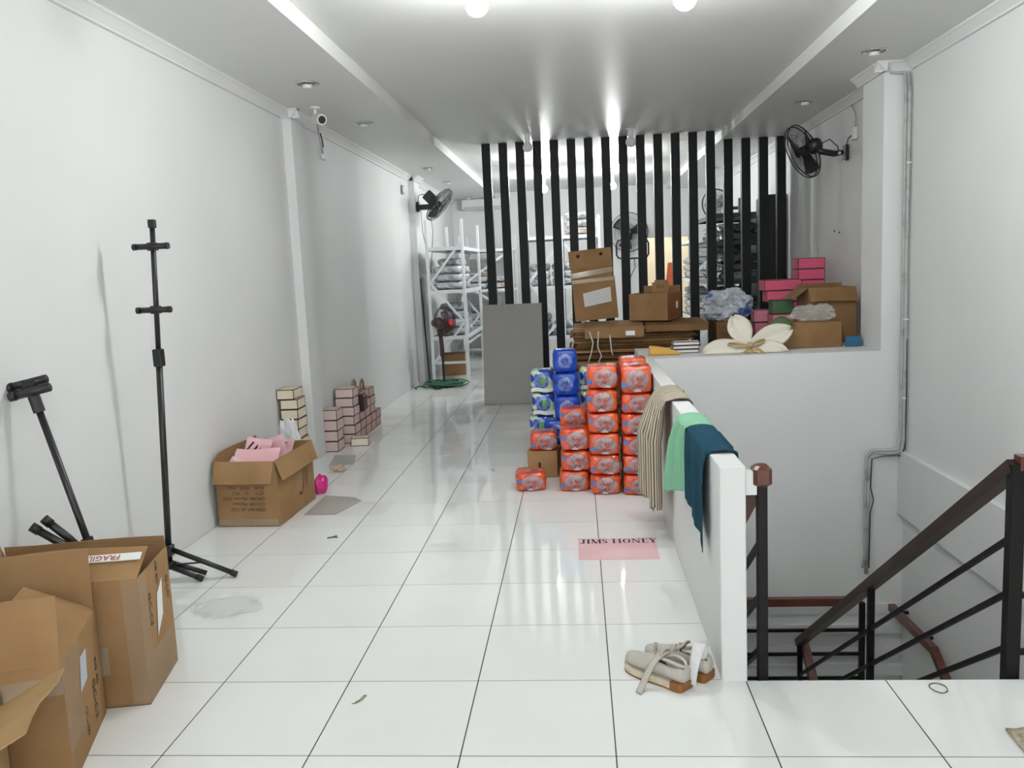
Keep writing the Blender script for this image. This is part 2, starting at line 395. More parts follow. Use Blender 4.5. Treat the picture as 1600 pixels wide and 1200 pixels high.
def downlight(x, y, label):
    t = thing('downlight', label, 'downlight', (x, y, ZS), 0, 'recessed downlights')
    ring = MB().lathe([(.088, -.001), (.090, -.006), (.078, -.010), (.066, -.006), (.064, -.001)], 24); obj('ring', ring, CHROME, t, smooth=True)
    obj('reflector', MB().lathe([(.063, -.0015), (.060, -.004), (.03, -.003)], 20), mat('dull_reflector', (.25, .25, .24), .25, metal=1), t)
    p = [(.030 * cos(a), .030 * sin(a), -.012 - .0035 * a / pi) for a in [k * pi / 5 for k in range(31)]]
    obj('lamp', MB().tube(p, .007, 6), WPLAST, t, smooth=True)
for (x, y, l) in [(-1.94, 3.58, 'chrome recessed downlight nearest on the left ceiling band'), (-1.95, 5.24, 'second chrome recessed downlight on the left ceiling band'),
                  (-1.965, 8.63, 'third chrome recessed downlight on the left ceiling band'), (-1.985, 10.42, 'fourth chrome recessed downlight on the left ceiling band'),
                  (-2.02, 13.2, 'farthest chrome recessed downlight above the wall unit'),
                  (2.02, 3.70, 'chrome recessed downlight nearest on the right ceiling band'), (2.015, 5.46, 'chrome recessed downlight above the right wall fan'),
                  (2.02, 10.5, 'chrome recessed downlight seen through the slats on the right')]:
    downlight(x, y, l)

# ================================================================== CARTONS
def carton(name, label, w, d, h, loc, rz, flaps=(), m=CARD, mi=CARDD, fl_h=None, group=None, rot=None, fm=None):
    """open-topped carton; flaps: (side, angle, height, skew) with angle 0 = straight up, 90 = level outwards, 180 = hanging"""
    t = thing(name, label, 'carton', loc, rz, group, rot)
    T = .005; b = MB()
    b.box(-w / 2, w / 2, -d / 2, d / 2, 0, T, 0)
    b.box(-w / 2, w / 2, -d / 2, -d / 2 + T, 0, h); b.box(-w / 2, w / 2, d / 2 - T, d / 2, 0, h)
    b.box(-w / 2, -w / 2 + T, -d / 2 + T, d / 2 - T, 0, h); b.box(w / 2 - T, w / 2, -d / 2 + T, d / 2 - T, 0, h)
    body = obj('body', b, m, t)
    for side, ang, fh, sk in flaps:
        L = w if side in 'fb' else d
        n = 6
        q = MB()
        def fn(u, v):
            x = (u - .5) * (L - .006) * (1 - sk * v)
            bend = .02 * sin(u * 7 + ang) * v * .4
            return (x, bend, v * fh)
        vs = []
        for side2 in (0, T * .8):
            for j in range(4):
                for i in range(n):
                    p = fn(i / (n - 1), j / 3); vs.append((p[0], p[1] + side2, p[2]))
        fs = []
        N = 4 * n
        for j in range(3):
            for i in range(n - 1):
                a = j * n + i; fs.append((a, a + 1, a + n + 1, a + n)); fs.append((N + a, N + a + n, N + a + n + 1, N + a + 1))
        bd = [i for i in range(n)] + [j * n + n - 1 for j in range(1, 4)] + [3 * n + i for i in range(n - 2, -1, -1)] + [j * n for j in (2, 1)]
        for k in range(len(bd)):
            a, c = bd[k], bd[(k + 1) % len(bd)]; fs.append((a, N + a, N + c, c))
        q.add(vs, fs)
        rzs = {'f': 0, 'r': pi / 2, 'b': pi, 'l': -pi / 2}[side]
        off = {'f': (0, -d / 2), 'r': (w / 2, 0), 'b': (0, d / 2), 'l': (-w / 2, 0)}[side]
        mx = Matrix.Translation((off[0], off[1], h)) @ Matrix.Rotation(rzs, 4, 'Z') @ Matrix.Rotation(radians(ang), 4, 'X')
        q.v = [tuple(mx @ Vector(p)) for p in q.v]
        obj('flap', q, fm or m, t)
    return t
def print_on(parent, me, loc, rot, name='printed_text'):
    return link(name, me, parent, loc, rot)
FRONT = (pi / 2, 0, 0); RIGHT = (pi / 2, 0, pi / 2); FRONT_UP = (pi / 2, pi, 0); RIGHT_UP = (pi / 2, pi, pi / 2)

# --- tall taped carton against the left wall
A = carton('carton', 'tall taped carton with FRAGILE tape, beside the black stand', .62, .37, .49, (-2.050, .452, 0), .195,
           [('b', -4, .05, .0), ('l', 20, .10, .05), ('f', -62, .17, .0)], m=CARD)
fp = MB().box(-.26, .30, -.004, 0, .0, .036)
mxf = Matrix.Translation((0, -.185, .49)) @ Matrix.Rotation(radians(-62), 4, 'X') @ Matrix.Translation((0, -.004, .09))
fp.v = [tuple(mxf @ Vector(p)) for p in fp.v]; obj('fragile_tape', fp, PAPERW, A)
for k, xx in enumerate((-.12, .16)):
    o = link('tape_text', text_mesh('FRAGILE', .036, INKR), A)
    o.matrix_local = mxf @ Matrix.Translation((xx, -.0052, .018)) @ Matrix.Rotation(pi / 2, 4, 'X') @ Matrix.Rotation(pi, 4, 'Z')
obj('tape', MB().box(.25, .3105, -.187, -.1862, .0, .49), WRAP, A)
obj('tape', MB().box(.3112, .3118, -.187, .187, .0, .17), WRAP, A)
obj('tape', MB().box(-.31, .18, -.1868, -.1862, .13, .24), CLEARTAPE, A)
obj('tape', MB().box(.3112, .3122, -.187, -.10, .17, .49), WRAP, A)
obj('shipping_label', MB().add([(.3126, -.03, .20), (.3126, .05, .26), (.3126, .075, .40), (.3126, .0, .36)], [(0, 1, 2, 3)]), PAPERW, A)
for k, (yy, zz, tx, s) in enumerate([(-.085, .33, 'GC-C3', .045), (.135, .34, 'O-LO', .04), (.02, .44, 'CB 8G', .034)]):
    print_on(A, text_mesh(tx, s, INK), (.3124, yy, zz), (0, pi / 2, 0))
# --- open carton in the front of it
B = carton('carton', 'wide open carton with upright flaps in front of the FRAGILE carton', .58, .46, .40, (-2.052, -.035, 0), .33,
           [('b', 3, .22, .0), ('f', -10, .21, .0), ('r', -58, .24, .25)], m=CARD)
obj('tape', MB().box(-.29, .29, -.2315, -.2305, .30, .36).box(-.20, -.14, -.2317, -.2305, 0, .40), CLEARTAPE, B)
obj('tape', MB().box(.2905, .2915, -.23, -.03, .10, .40), WRAP, B)
obj('shipping_label', MB().add([(.292, -.06, .22), (.292, .03, .23), (.292, .05, .33), (.292, -.03, .33)], [(0, 1, 2, 3)]), mat('bluish_paper', (.55, .60, .68), .4), B)
for k, (yy, zz, tx, s) in enumerate([(.10, .12, 'GC-C3', .05), (.15, .20, '8G 40', .04), (-.02, .10, 'OL-30', .04)]):
    print_on(B, text_mesh(tx, s, INK), (.2922, yy, zz), (0, pi / 2, 0))
# --- carton in the corner of the picture
Cc = carton('carton', 'open carton in the lower left corner with pale flaps spread', .50, .40, .30, (-2.03, -.50, 0), .32,
            [('r', 62, .21, .03), ('b', 8, .05, .0), ('f', 70, .2, 0)], m=CARDL)
def crumple(name, label, cat, loc, size, m, seed, group=None, amp=.35, ridge=0, sub=3):
    bm = bmesh.new(); bmesh.ops.create_icosphere(bm, subdivisions=sub, radius=1)
    for v in bm.verts:
        n = noise.noise(v.co * 1.7 + Vector((seed, 0, 0))) * amp + noise.noise(v.co * 4 + Vector((0, seed, 0))) * amp * .5
        if ridge: n += ridge * (.5 - abs(noise.noise(v.co * 2.6 + Vector((seed, seed, 0)))) * 2.2) + ridge * .5 * (.4 - abs(noise.noise(v.co * 6 + Vector((0, seed, seed)))) * 2)
        v.co *= 1 + n
        v.co.z = max(v.co.z, -.72)
        v.co = Vector((v.co.x * size[0], v.co.y * size[1], (v.co.z + .72) * size[2]))
    me = bpy.data.meshes.new(name); bm.to_mesh(me); bm.free(); me.materials.append(m)
    o = link(name, me, None, loc); return tag(o, label, cat, group)
crumple('plastic_bag', 'clear crumpled plastic bag inside the wide open carton', 'plastic bag', (-2.18, -.05, .012), (.10, .09, .27), CLEAR, 3)
crumple('plastic_bag', 'printed white plastic bag inside the corner carton', 'plastic bag', (-1.97, -.40, .012), (.13, .10, .16), WHITEP, 5)
crumple('plastic_wrap', 'clear crumpled plastic wrap on the tiles beside the FRAGILE carton', 'plastic wrap', (-1.80, 1.25, .001), (.16, .13, .012), CLEAR, 8, amp=.5)

# --- carton full of pink papers
P = carton('carton', 'brown carton by the left wall, full of pink papers', .40, .66, .425, (-2.195, 2.872, 0), -.045,
           [('f', 158, .145, .02), ('r', 163, .135, .05), ('l', -6, .05, .1)], m=CARD)
obj('tape', MB().box(-.20, .20, -.3312, -.3305, .01, .05), CLEARTAPE, P)
for k, (tx, xx, al) in enumerate([('ITEM NO: JA 1322', .14, 'LEFT'), ('COLOR: Maroon', .14, 'LEFT'), ('ORDER: Maroon 2023', .14, 'LEFT'), ('QTY:    12    PCS', .14, 'LEFT'), ('N.W:   10.10   KGS', .14, 'LEFT'), ('G.W:   11.20   KGS', .14, 'LEFT')]):
    print_on(P, text_mesh(tx, .030, INK, al), (xx - .02, -.3316, .115 + k * .035), FRONT_UP)
jh = MB()
for pth, r in (([(0, 0), (.02, -.008), (.045, .03), (.06, .10), (.075, .15)], .005), ([(.06, .02), (.075, .06), (.09, .10), (.105, .15)], .004), ([(.105, .02), (.13, .06), (.145, .11), (.13, .15), (.115, .11), (.11, .05)], .004)):
    jh.tube([(.2008, .06 + a * 1.05, .11 + b) for a, b in pth], r, 5)
jh.lathe([(.010, -.001), (.010, .001)], 10, mx=Matrix.Translation((.2008, .06, .115)) @ Matrix.Rotation(pi / 2, 4, 'Y'))
jh.v = [(min(max(x, .2002), .2016), y, z) for x, y, z in jh.v]
obj('logo', jh, INKB, P)
# pink papers
def paper(name, label, cat, loc, w, h, rot, m, lines=(), group=None):
    t = thing(name, label, cat, loc, 0, group, rot)
    s = MB(); s.grid(8, 6, lambda u, v: ((u - .5) * w, .012 * sin(u * 5) * v + .006 * sin(v * 6), v * h))
    obj('sheet', s, m, t, solid=.002)
    for (x, z, lw, lh, a, mm) in lines:
        q = MB().box(-lw / 2, lw / 2, -.0005, .0005, -lh / 2, lh / 2); q.v = [tuple(Matrix.Translation((x, -.006 + .012 * sin((x / w + .5) * 5) * z / h, z)) @ Matrix.Rotation(a, 4, 'Y') @ Vector(p)) for p in q.v]
        obj('print', q, mm, t)
    return t
GP = 'pink papers in the carton'
paper('pink_paper', 'large pink paper with thick dark stripes sticking out of the brown carton', 'paper', (-2.25, 2.80, .335), .17, .19, (radians(-22), .22, .1), PINKP, [(-.055, .13, .012, .07, .5, INKB), (-.02, .115, .014, .08, .5, INKB), (.012, .12, .005, .05, .6, INKB)], GP)
paper('pink_paper', 'pink paper with small printed lines in the middle of the brown carton', 'paper', (-2.13, 2.85, .335), .21, .18, (radians(-18), -.25, 0), PINKP, [(-.02, .14, .08, .004, -.2, INKB), (-.015, .125, .07, .004, -.2, INKB), (-.01, .11, .08, .004, -.2, INKB)], GP)
paper('pink_paper', 'pink paper lying low along the front rim of the brown carton', 'paper', (-2.20, 2.66, .35), .30, .16, (radians(-48), .03, 0), PINKP, [], GP)
paper('pink_paper', 'narrow pink paper near the right rim of the brown carton', 'paper', (-2.125, 3.0, .37), .12, .12, (radians(-40), .1, -.3), PINKP, [(.0, .09, .05, .004, -.1, INKB)], GP)
paper('pink_paper', 'pale pink corner of paper at the left rim of the brown carton', 'paper', (-2.325, 2.60, .36), .07, .085, (radians(-15), .6, .2), mat('pale_pink_paper', (.80, .62, .58), .6), [], GP)
crumple('filler_paper', 'heap of crumpled pink paper under the sheets in the brown carton', 'paper', (-2.19, 2.87, .008), (.14, .24, .165), PINKP, 11, GP, amp=.15)
crumple('plastic_wrap', 'white crumpled tissue behind the back rim of the brown carton', 'plastic wrap', (-2.24, 3.46, .001), (.095, .07, .32), mat('white_tissue', (.70, .71, .72), .5, bump=.6, bscale=20), 14, amp=.4)
crumple('magenta_bag', 'magenta plastic bag behind the carton of pink papers', 'bag', (-1.99, 3.36, .001), (.05, .085, .075), MAGENTA, 21, amp=.25)

# ================================================================== BLACK STANDS
def stand_upright():
    t = thing('tripod_stand', 'tall black tripod stand with two crossbars by the left wall', 'stand', (-2.262, 1.60, 0), 0)
    top = Vector((.092, 0, 1.853)); bot = Vector((.0, 0, .07))
    at = lambda z: bot + (top - bot) * ((z - .07) / (1.853 - .07))
    obj('pole', MB().tube([bot, at(1.19)], .0165, 12), BLACK, t, smooth=True)
    obj('inner_pole', MB().tube([at(1.15), top], .013, 12), BLACK, t, smooth=True)
    obj('collar', MB().bbox(-.022, .022, -.024, .024, -.045, .045, .004, mx=Matrix.Translation(at(1.185))), BLACKP, t)
    obj('cap', MB().bbox(-.016, .016, -.016, .016, -.02, .022, .003, mx=Matrix.Translation(top)), BLACKP, t)
    for z, L in ((1.742, .085), (1.428, .082)):
        p = at(z); o = obj('crossbar', MB().tube([p + Vector((-L, -.026, 0)), p + Vector((L, -.022, 0))], .015, 12), BLACK, t, smooth=True)
        obj('end_cap', MB().tube([p + Vector((-L - .006, -.026, 0)), p + Vector((-L + .012, -.026, 0))], .0165, 12), BLACKP, o)
        obj('end_cap', MB().tube([p + Vector((L - .012, -.022, 0)), p + Vector((L + .006, -.022, 0))], .0165, 12), BLACKP, o)
        obj('clamp', MB().bbox(-.020, .020, -.016, .03, -.02, .02, .003, mx=Matrix.Translation(p + Vector((0, -.012, 0)))), BLACKP, t)
    hub = Vector((.002, 0, .17))
    obj('hub', MB().bbox(-.026, .026, -.026, .026, -.03, .03, .005, mx=Matrix.Translation(hub)), BLACKP, t)
    obj('lower_collar', MB().bbox(-.022, .022, -.022, .022, -.02, .02, .004, mx=Matrix.Translation((0, 0, .09))), BLACKP, t)
    for dx, dy, s in ((.335, .05, .14), (.175, -.01, .085), (-.11, -.17, .14)):
        a = hub + Vector((dx, dy, 0)).normalized() * .026; e = Vector((dx, dy, .016))
        if s < .1: a = Vector((.02, -.02, .085))
        l = obj('leg', MB().tube([a, e], .0135, 10), BLACK, t, smooth=True)
        d = (e - a).normalized(); obj('foot', MB().tube([e - d * .03, e + d * .006], .0165, 10), BLACKP, l, smooth=True)
        if s > .1: obj('strut', MB().bar(Vector((0, 0, .09)), a + (e - a) * .5, .014, .006), BLACK, t)
    l = obj('leg', MB().tube([Vector((-.01, .02, .10)), Vector((.165, .07, .016))], .0135, 10), BLACK, t, smooth=True)
    return t
stand_upright()
def stand_leaning():
    t = thing('tripod_stand', 'black stand leaning on the left wall behind the cartons', 'stand', (-2.085, .83, 0))
    a = Vector((0, 0, .016)); b = Vector((-.250, -.03, 1.075)); d = (b - a).normalized()
    obj('pole', MB().tube([a, b], .0145, 12), BLACK, t, smooth=True)
    obj('collar', MB().tube([b - d * .03, b + d * .055], .024, 8), BLACKP, t)
    hd = b + d * .075; cx = Vector((.97, .10, .20)).normalized()
    for k, off in enumerate((Vector((-.012, .0, .020)), Vector((.018, -.03, -.012)))):
        o = obj('crossbar', MB().tube([hd + off - cx * .082, hd + off + cx * .082], .0185, 12), BLACK, t, smooth=True)
        obj('end_cap', MB().tube([hd + off - cx * .088, hd + off - cx * .062], .0205, 12), BLACKP, o, smooth=True)
    obj('clamp', MB().bbox(-.03, .03, -.02, .02, -.02, .035, .004, mx=Matrix.Translation(hd)), BLACKP, t)
    p = a + d * .46
    for k, (e, s) in enumerate(((Vector((-.275, -.115, .575)), -.02), (Vector((-.235, -.09, .60)), .02))):
        s0 = p + Vector((-.02, -.03 + s, -.02))
        m2 = e + (s0 - e) * .62
        l = obj('leg', MB().tube([s0, m2, e], [.012, .0165, .0165], 10), BLACK, t, smooth=True)
        l2 = obj('foot', MB().tube([e + (m2 - e).normalized() * .03, e - (m2 - e).normalized() * .008], .020, 10), BLACKP, l, smooth=True)
    obj('hub', MB().tube([p - d * .04, p + d * .03], .025, 8), BLACKP, t)
stand_leaning()

# ================================================================== GIFT BOXES
def gift_box(w, d, h, m, lid=True):
    t = bpy.data.objects.new('gift_box', None); COL.objects.link(t); t.empty_display_size = .03
    obj('body', MB().box(-w / 2 + .001, w / 2 - .001, -d / 2 + .001, d / 2 - .001, 0.0006, h - .0012), m, t)
    e = MB(); q = .0048
    for sx in (-1, 1):
        for sy in (-1, 1):
            e.box(sx * w / 2 - q * (sx > 0), sx * w / 2 + q * (sx < 0), sy * d / 2 - q * (sy > 0), sy * d / 2 + q * (sy < 0), .0004, h - .0006)
    for z0, z1 in ((.0004, q * 1.3), (h - q * 1.3, h - .0006)):
        for sy in (-1, 1): e.box(-w / 2, w / 2, sy * d / 2 - q * (sy > 0), sy * d / 2 + q * (sy < 0), z0, z1)
        for sx in (-1, 1): e.box(sx * w / 2 - q * (sx > 0), sx * w / 2 + q * (sx < 0), -d / 2, d / 2, z0, z1)
    obj('edge_trim', e, BROWNT, t)
    return t
protos = {}
def put_box(kind, dims, m, loc, rz, label, group):
    k = (kind, dims)
    o = gift_box(*dims, m) if k not in protos else copy_tree(protos[k])
    protos.setdefault(k, o)
    o.location = loc; o.rotation_euler = (0, 0, rz); tag(o, label, 'box', group)
    return o
z = 0
offs = [(0, 0), (.004, 0), (.0, .004), (.003, -.003), (-.006, .002), (.0, 0), (.0, .0), (-.002, .004), (-.020, .0)]
for k in range(9):
    put_box('cream', (.138, .205, .0785), CREAM, (-2.343 + offs[k][0] * 1.0, 3.905 + offs[k][1], k * .0785), (.02, -.03, .02, 0, .02, -.02, 0, .03, -.02)[k],
            'cream box with brown edges before the left column, ' + ORD[k], 'cream boxes stacked by the left column')
for k in range(4):
    put_box('pinkn', (.138, .205, .0955), PINKB, (-2.325 - .004 * (k % 2) + .002 * k - .006, 4.87, k * .0955), (.0, .03, -.02, .02)[k], 'pale pink box just past the left column, ' + ORD[k], 'pale pink boxes')
put_box('pinkw', (.165, .12, .075), mat('ivory_box_board', (.80, .72, .60), .55), (-2.135, 5.06, 0), .12, 'single ivory box standing on the tiles beside the pale pink stacks', 'pale pink boxes')
mid = (.172, .20, .0865)
cols = [(5.24, 6, PINKB, 'pinkm'), (5.445, 3, PINKD, 'pinkd'), (5.655, 4, PINKD, 'pinkd'), (5.865, 5, PINKD, 'pinkd'), (6.075, 2, PINKD, 'pinkd')]
cnm = ['nearest tall column', 'second column', 'third column', 'fourth column', 'far end column']
for ci, (yy, n, m, kd) in enumerate(cols):
    for k in range(n):
        put_box(kd, mid, m, (-2.288 + (.003 if k % 2 else -.003), yy, k * mid[2]), 0, 'dusty pink box in the %s along the left wall, %s' % (cnm[ci], ORD[k]), 'pale pink boxes')
# handbag on the row
hb = thing('handbag', 'small khaki handbag with a dark brown base among the pink boxes', 'bag', (-2.240, 5.4475, 3 * mid[2] + .001))
obj('body', MB().bbox(-.055, .075, -.085, .085, 0, .16, .012), DBROWN, hb)
obj('top_panel', MB().bbox(-.045, .062, -.075, .075, .1605, .20, .012), KHAKI, hb)
for xx in (-.03, .05):
    obj('handle', MB().tube([(xx, -.06, .195), (xx, -.055, .26), (xx, -.025, .30), (xx, .02, .305), (xx, .05, .27), (xx, .06, .195)], .011, 8), KHAKI, hb, smooth=True)

# ================================================================== BITS ON THE FLOOR
def flat(name, label, cat, pts, m, th=.0025, z=.0008):
    return tag(obj(name, MB().prism(pts, z, z + th), m), label, cat)
flat('cardboard_sheet', 'small grey cardboard sheet on the tiles beside the pale pink boxes', 'cardboard', [(-2.187, 4.20), (-1.985, 4.24), (-2.059, 4.60), (-2.255, 4.62)], CARDG)
flat('cardboard_sheet', 'grey cardboard sheet on the tiles beside the carton of pink papers', 'cardboard', [(-1.93, 2.775), (-1.713, 2.765), (-1.62, 3.10), (-1.70, 3.19), (-1.93, 3.26)], CARDG)
pl = MB(); pl.grid(14, 8, lambda u, v: (-1.69 + u * .30 + .02 * v, 2.72 + v * .32, .004 + .008 * (noise.noise(Vector((u * 5, v * 4, 2))) + .6)))
tag(obj('plastic_sheet', pl, CLEAR, smooth=True), 'clear plastic sheet lying beside the grey cardboard on the tiles', 'plastic')
crumple('paper_scrap', 'small crumpled cream paper between the two grey cardboard sheets', 'scrap', (-2.05, 4.02, .001), (.06, .05, .025), mat('tan_scrap', (.55, .45, .30), .7), 31, amp=.5)
tag(obj('twig', MB().tube([(-1.62, 2.27, .004), (-1.585, 2.285, .006), (-1.56, 2.28, .004)], .004, 6).tube([(-1.59, 2.283, .005), (-1.575, 2.315, .004)], .003, 5), mat('dark_twig', (.10, .09, .08), .8)), 'tiny dark twig on the tiles left of the middle', 'twig')
tag(obj('rubber_band', MB().tube([(1.16 + .028 * cos(a) * (1 + .15 * sin(a)), .422 + .035 * sin(a), .003) for a in [2 * pi * k / 20 for k in range(20)]], .0016, 5, closed=True), BLACKP), 'thin dark rubber band on the tiles by the stair opening', 'rubber band')
tag(obj('rubber_band', MB().tube([(-.945, .325, .003), (-.93, .33, .003), (-.915, .35, .004), (-.905, .385, .003), (-.914, .385, .004), (-.922, .355, .003), (-.935, .335, .003)], .0018, 5), mat('tan_rubber', (.25, .22, .12), .6)), 'twisted tan rubber band on the tiles in the foreground', 'rubber band')
tag(obj('stone_chip', MB().lathe([(.004, 0), (.008, .002), (.005, .005)], 7, mx=Matrix.Translation((-.78, 3.9, .001))), BLACKP), 'tiny dark chip on the tiles left of the red packs', 'chip')
mt = MB(); mt.grid(16, 16, lambda u, v: (1.232 + u * .5 + .02 * v, -.30 + v * .44 + .05 * u, .010 + .006 * noise.noise(Vector((u * 9, v * 9, 1)))))
tag(obj('door_mat', mt, MATB, solid=.008), 'worn brown mat at the right edge of the tiled floor', 'mat')

# pink sheet with lettering
ps = thing('pink_sheet', 'pink sheet printed JIMS HONEY lying on the white tiles', 'paper', (.10, 1.995, .0006))
obj('sheet', MB().prism([(-.214, -.175), (.216, -.187), (.214, .165), (-.218, .18)], 0, .0012), mat('pink_sheet', (.78, .50, .53), .35, col2=(.82, .57, .59), nscale=5), ps)
def serif(ch, x, w, h, thick, thin, sf):
    """serif capitals as strokes; returns polygons"""
    P = []
    def vstroke(xc, t, y0=0, y1=None): P.append([(xc - t / 2, y0), (xc + t / 2, y0), (xc + t / 2, y1 or h), (xc - t / 2, y1 or h)])
    def ser(xc, y, L): P.append([(xc - L / 2, y), (xc + L / 2, y), (xc + L / 2, y + sf), (xc - L / 2, y + sf)])
    def diag(x0, y0, x1, y1, t): P.append([(x0 - t / 2, y0), (x0 + t / 2, y0), (x1 + t / 2, y1), (x1 - t / 2, y1)])
    def arc(cx, cy, rx, ry, a0, a1, t0, t1, n=14):
        o = []; i = []
        for k in range(n + 1):
            a = a0 + (a1 - a0) * k / n; s = abs(cos(a)); t = t0 + (t1 - t0) * s
            o.append((cx + rx * cos(a), cy + ry * sin(a))); i.append((cx + (rx - t) * cos(a), cy + (ry - min(t, thin * 1.4)) * sin(a)))
        for k in range(n): P.append([o[k], o[k + 1], i[k + 1], i[k]])
    S = thick * 2.3
    if ch == 'I': vstroke(x + w / 2, thick); ser(x + w / 2, 0, S); ser(x + w / 2, h - sf, S)
    if ch == 'J': vstroke(x + w * .6, thick, h * .2); ser(x + w * .6, h - sf, S); arc(x + w * .33, h * .22, w * .27 + thick / 2, h * .24, -pi, 0, thin, thick)
    if ch == 'H':
        for q in (.18, .82): vstroke(x + w * q, thick); ser(x + w * q, 0, S); ser(x + w * q, h - sf, S)
        P.append([(x + w * .18, h * .47), (x + w * .82, h * .47), (x + w * .82, h * .47 + thin), (x + w * .18, h * .47 + thin)])
    if ch == 'M':
        vstroke(x + w * .12, thin); vstroke(x + w * .88, thick); diag(x + w * .5, 0, x + w * .16, h, thick); diag(x + w * .5, 0, x + w * .84, h, thin)
        for q in (.12, .88): ser(x + w * q, 0, S * .8)
        for q in (.10, .90): ser(x + w * q, h - sf, S * .8)
    if ch == 'N':
        vstroke(x + w * .16, thin); vstroke(x + w * .84, thin); diag(x + w * .82, 0, x + w * .18, h, thick)
        ser(x + w * .16, 0, S * .8); ser(x + w * .12, h - sf, S * .8); ser(x + w * .84, h - sf, S * .8)
    if ch == 'E':
        vstroke(x + w * .28, thick)
        for y, L in ((0, .9), (h * .47, .72), (h - sf, .86)): P.append([(x + w * .12, y), (x + w * L, y), (x + w * L, y + sf), (x + w * .12, y + sf)])
        for y in (0, h - sf * 4): P.append([(x + w * .84, y), (x + w * .90, y), (x + w * .90, y + sf * 4), (x + w * .84, y + sf * 4)])
    if ch == 'Y':
        vstroke(x + w * .5, thick, 0, h * .48); diag(x + w * .5, h * .42, x + w * .16, h, thick); diag(x + w * .5, h * .42, x + w * .86, h, thin)
        ser(x + w * .5, 0, S); ser(x + w * .16, h - sf, S * .8); ser(x + w * .86, h - sf, S * .8)
    if ch == 'O': arc(x + w / 2, h / 2, w * .44, h / 2, 0, 2 * pi, thin, thick, 28)
    if ch == 'S':
        pts = [(.80, .74), (.74, .9), (.5, .97), (.26, .88), (.22, .72), (.38, .58), (.62, .46), (.78, .32), (.74, .12), (.5, .03), (.26, .10), (.2, .28)]
        tt = [thin, thin, thin, .8 * thick, thick, thick, thick, thick, .8 * thick, thin, thin, thin]
        for k in range(len(pts) - 1):
            (a, b), (c, d) = pts[k], pts[k + 1]; t0, t1 = tt[k] / 2, tt[k + 1] / 2
            P.append([(x + w * a - t0, h * b), (x + w * a + t0, h * b + .0001), (x + w * c + t1, h * d), (x + w * c - t1, h * d)])
    return P
lx = -.203
for ch in 'JIMS HONEY':
    wd = {'I': .030, 'J': .030, 'M': .058, ' ': .022, 'H': .056, 'O': .052, 'N': .054, 'S': .038, 'E': .044, 'Y': .046}[ch]
    if ch != ' ':
        lm = MB()
        for poly in serif(ch, lx, wd * .94, .074, .0105, .0042, .0045):
            lm.add([(x, y + .085, .0018) for x, y in poly], [tuple(range(len(poly)))])
        obj('letter', lm, INKB, ps)
    lx += wd

# ================================================================== WRAPPED PACKS
def pillow(w, d, h, seed, n=10, pw=7.0, amp=.014):
    """rounded, slightly crinkled pack; origin at bottom centre, front towards -Y"""
    bm = bmesh.new(); bmesh.ops.create_cube(bm, size=2)
    bmesh.ops.subdivide_edges(bm, edges=bm.edges[:], cuts=n, use_grid_fill=True)
    for v in bm.verts:
        p = v.co.copy(); k = (abs(p.x) ** pw + abs(p.y) ** pw + abs(p.z) ** pw) ** (1 / pw)
        p /= k
        q = Vector((p.x * w / 2, p.y * d / 2, p.z * h / 2))
        nn = noise.noise_vector(q * 22 + Vector((seed * 3.1, 0, 0))) * amp * .55 + noise.noise_vector(q * 55 + Vector((0, seed, 0))) * amp * .25
        q += nn; q.z = max(min(q.z, h / 2), -h / 2)
        v.co = q + Vector((0, 0, h / 2))
    return bm
def bm_obj(name, bm, m, parent, smooth=True):
    me = bpy.data.meshes.new(name); bm.to_mesh(me); bm.free(); me.materials.append(m)
    if smooth: me.polygons.foreach_set('use_smooth', [True] * len(me.polygons))
    return link(name, me, parent)
def arch_patch(cx, cz, rx, rz, y, bulge, n=24, hole=0, flat_bottom=None, rag=None):
    mb = MB(); rings = [1, .93, .75, .5, .25] if not hole else [1, .95, .8, hole + .05, hole]
    for q in rings:
        for k in range(n):
            a = 2 * pi * k / n; x = cx + rx * q * cos(a); zz = cz + rz * q * sin(a)
            if rag is not None: k2 = .75 + .4 * sin(3 * a + rag) * sin(2 * a + rag * 2); x = cx + (x - cx) * k2; zz = cz + (zz - cz) * k2
            if flat_bottom is not None: zz = max(zz, flat_bottom)
            yy = y - bulge * (1 - q * q) * (1.0 if not hole else 1.0)
            mb.v.append((x, yy, zz))
    for r in range(len(rings) - 1):
        for k in range(n):
            mb.f.append((r * n + k, r * n + (k + 1) % n, (r + 1) * n + (k + 1) % n, (r + 1) * n + k)); mb.mi.append(0)
    if not hole: mb.f.append(tuple((len(rings) - 1) * n + k for k in range(n))); mb.mi.append(0)
    return mb
PW, PD, PH = .205, .23, .145
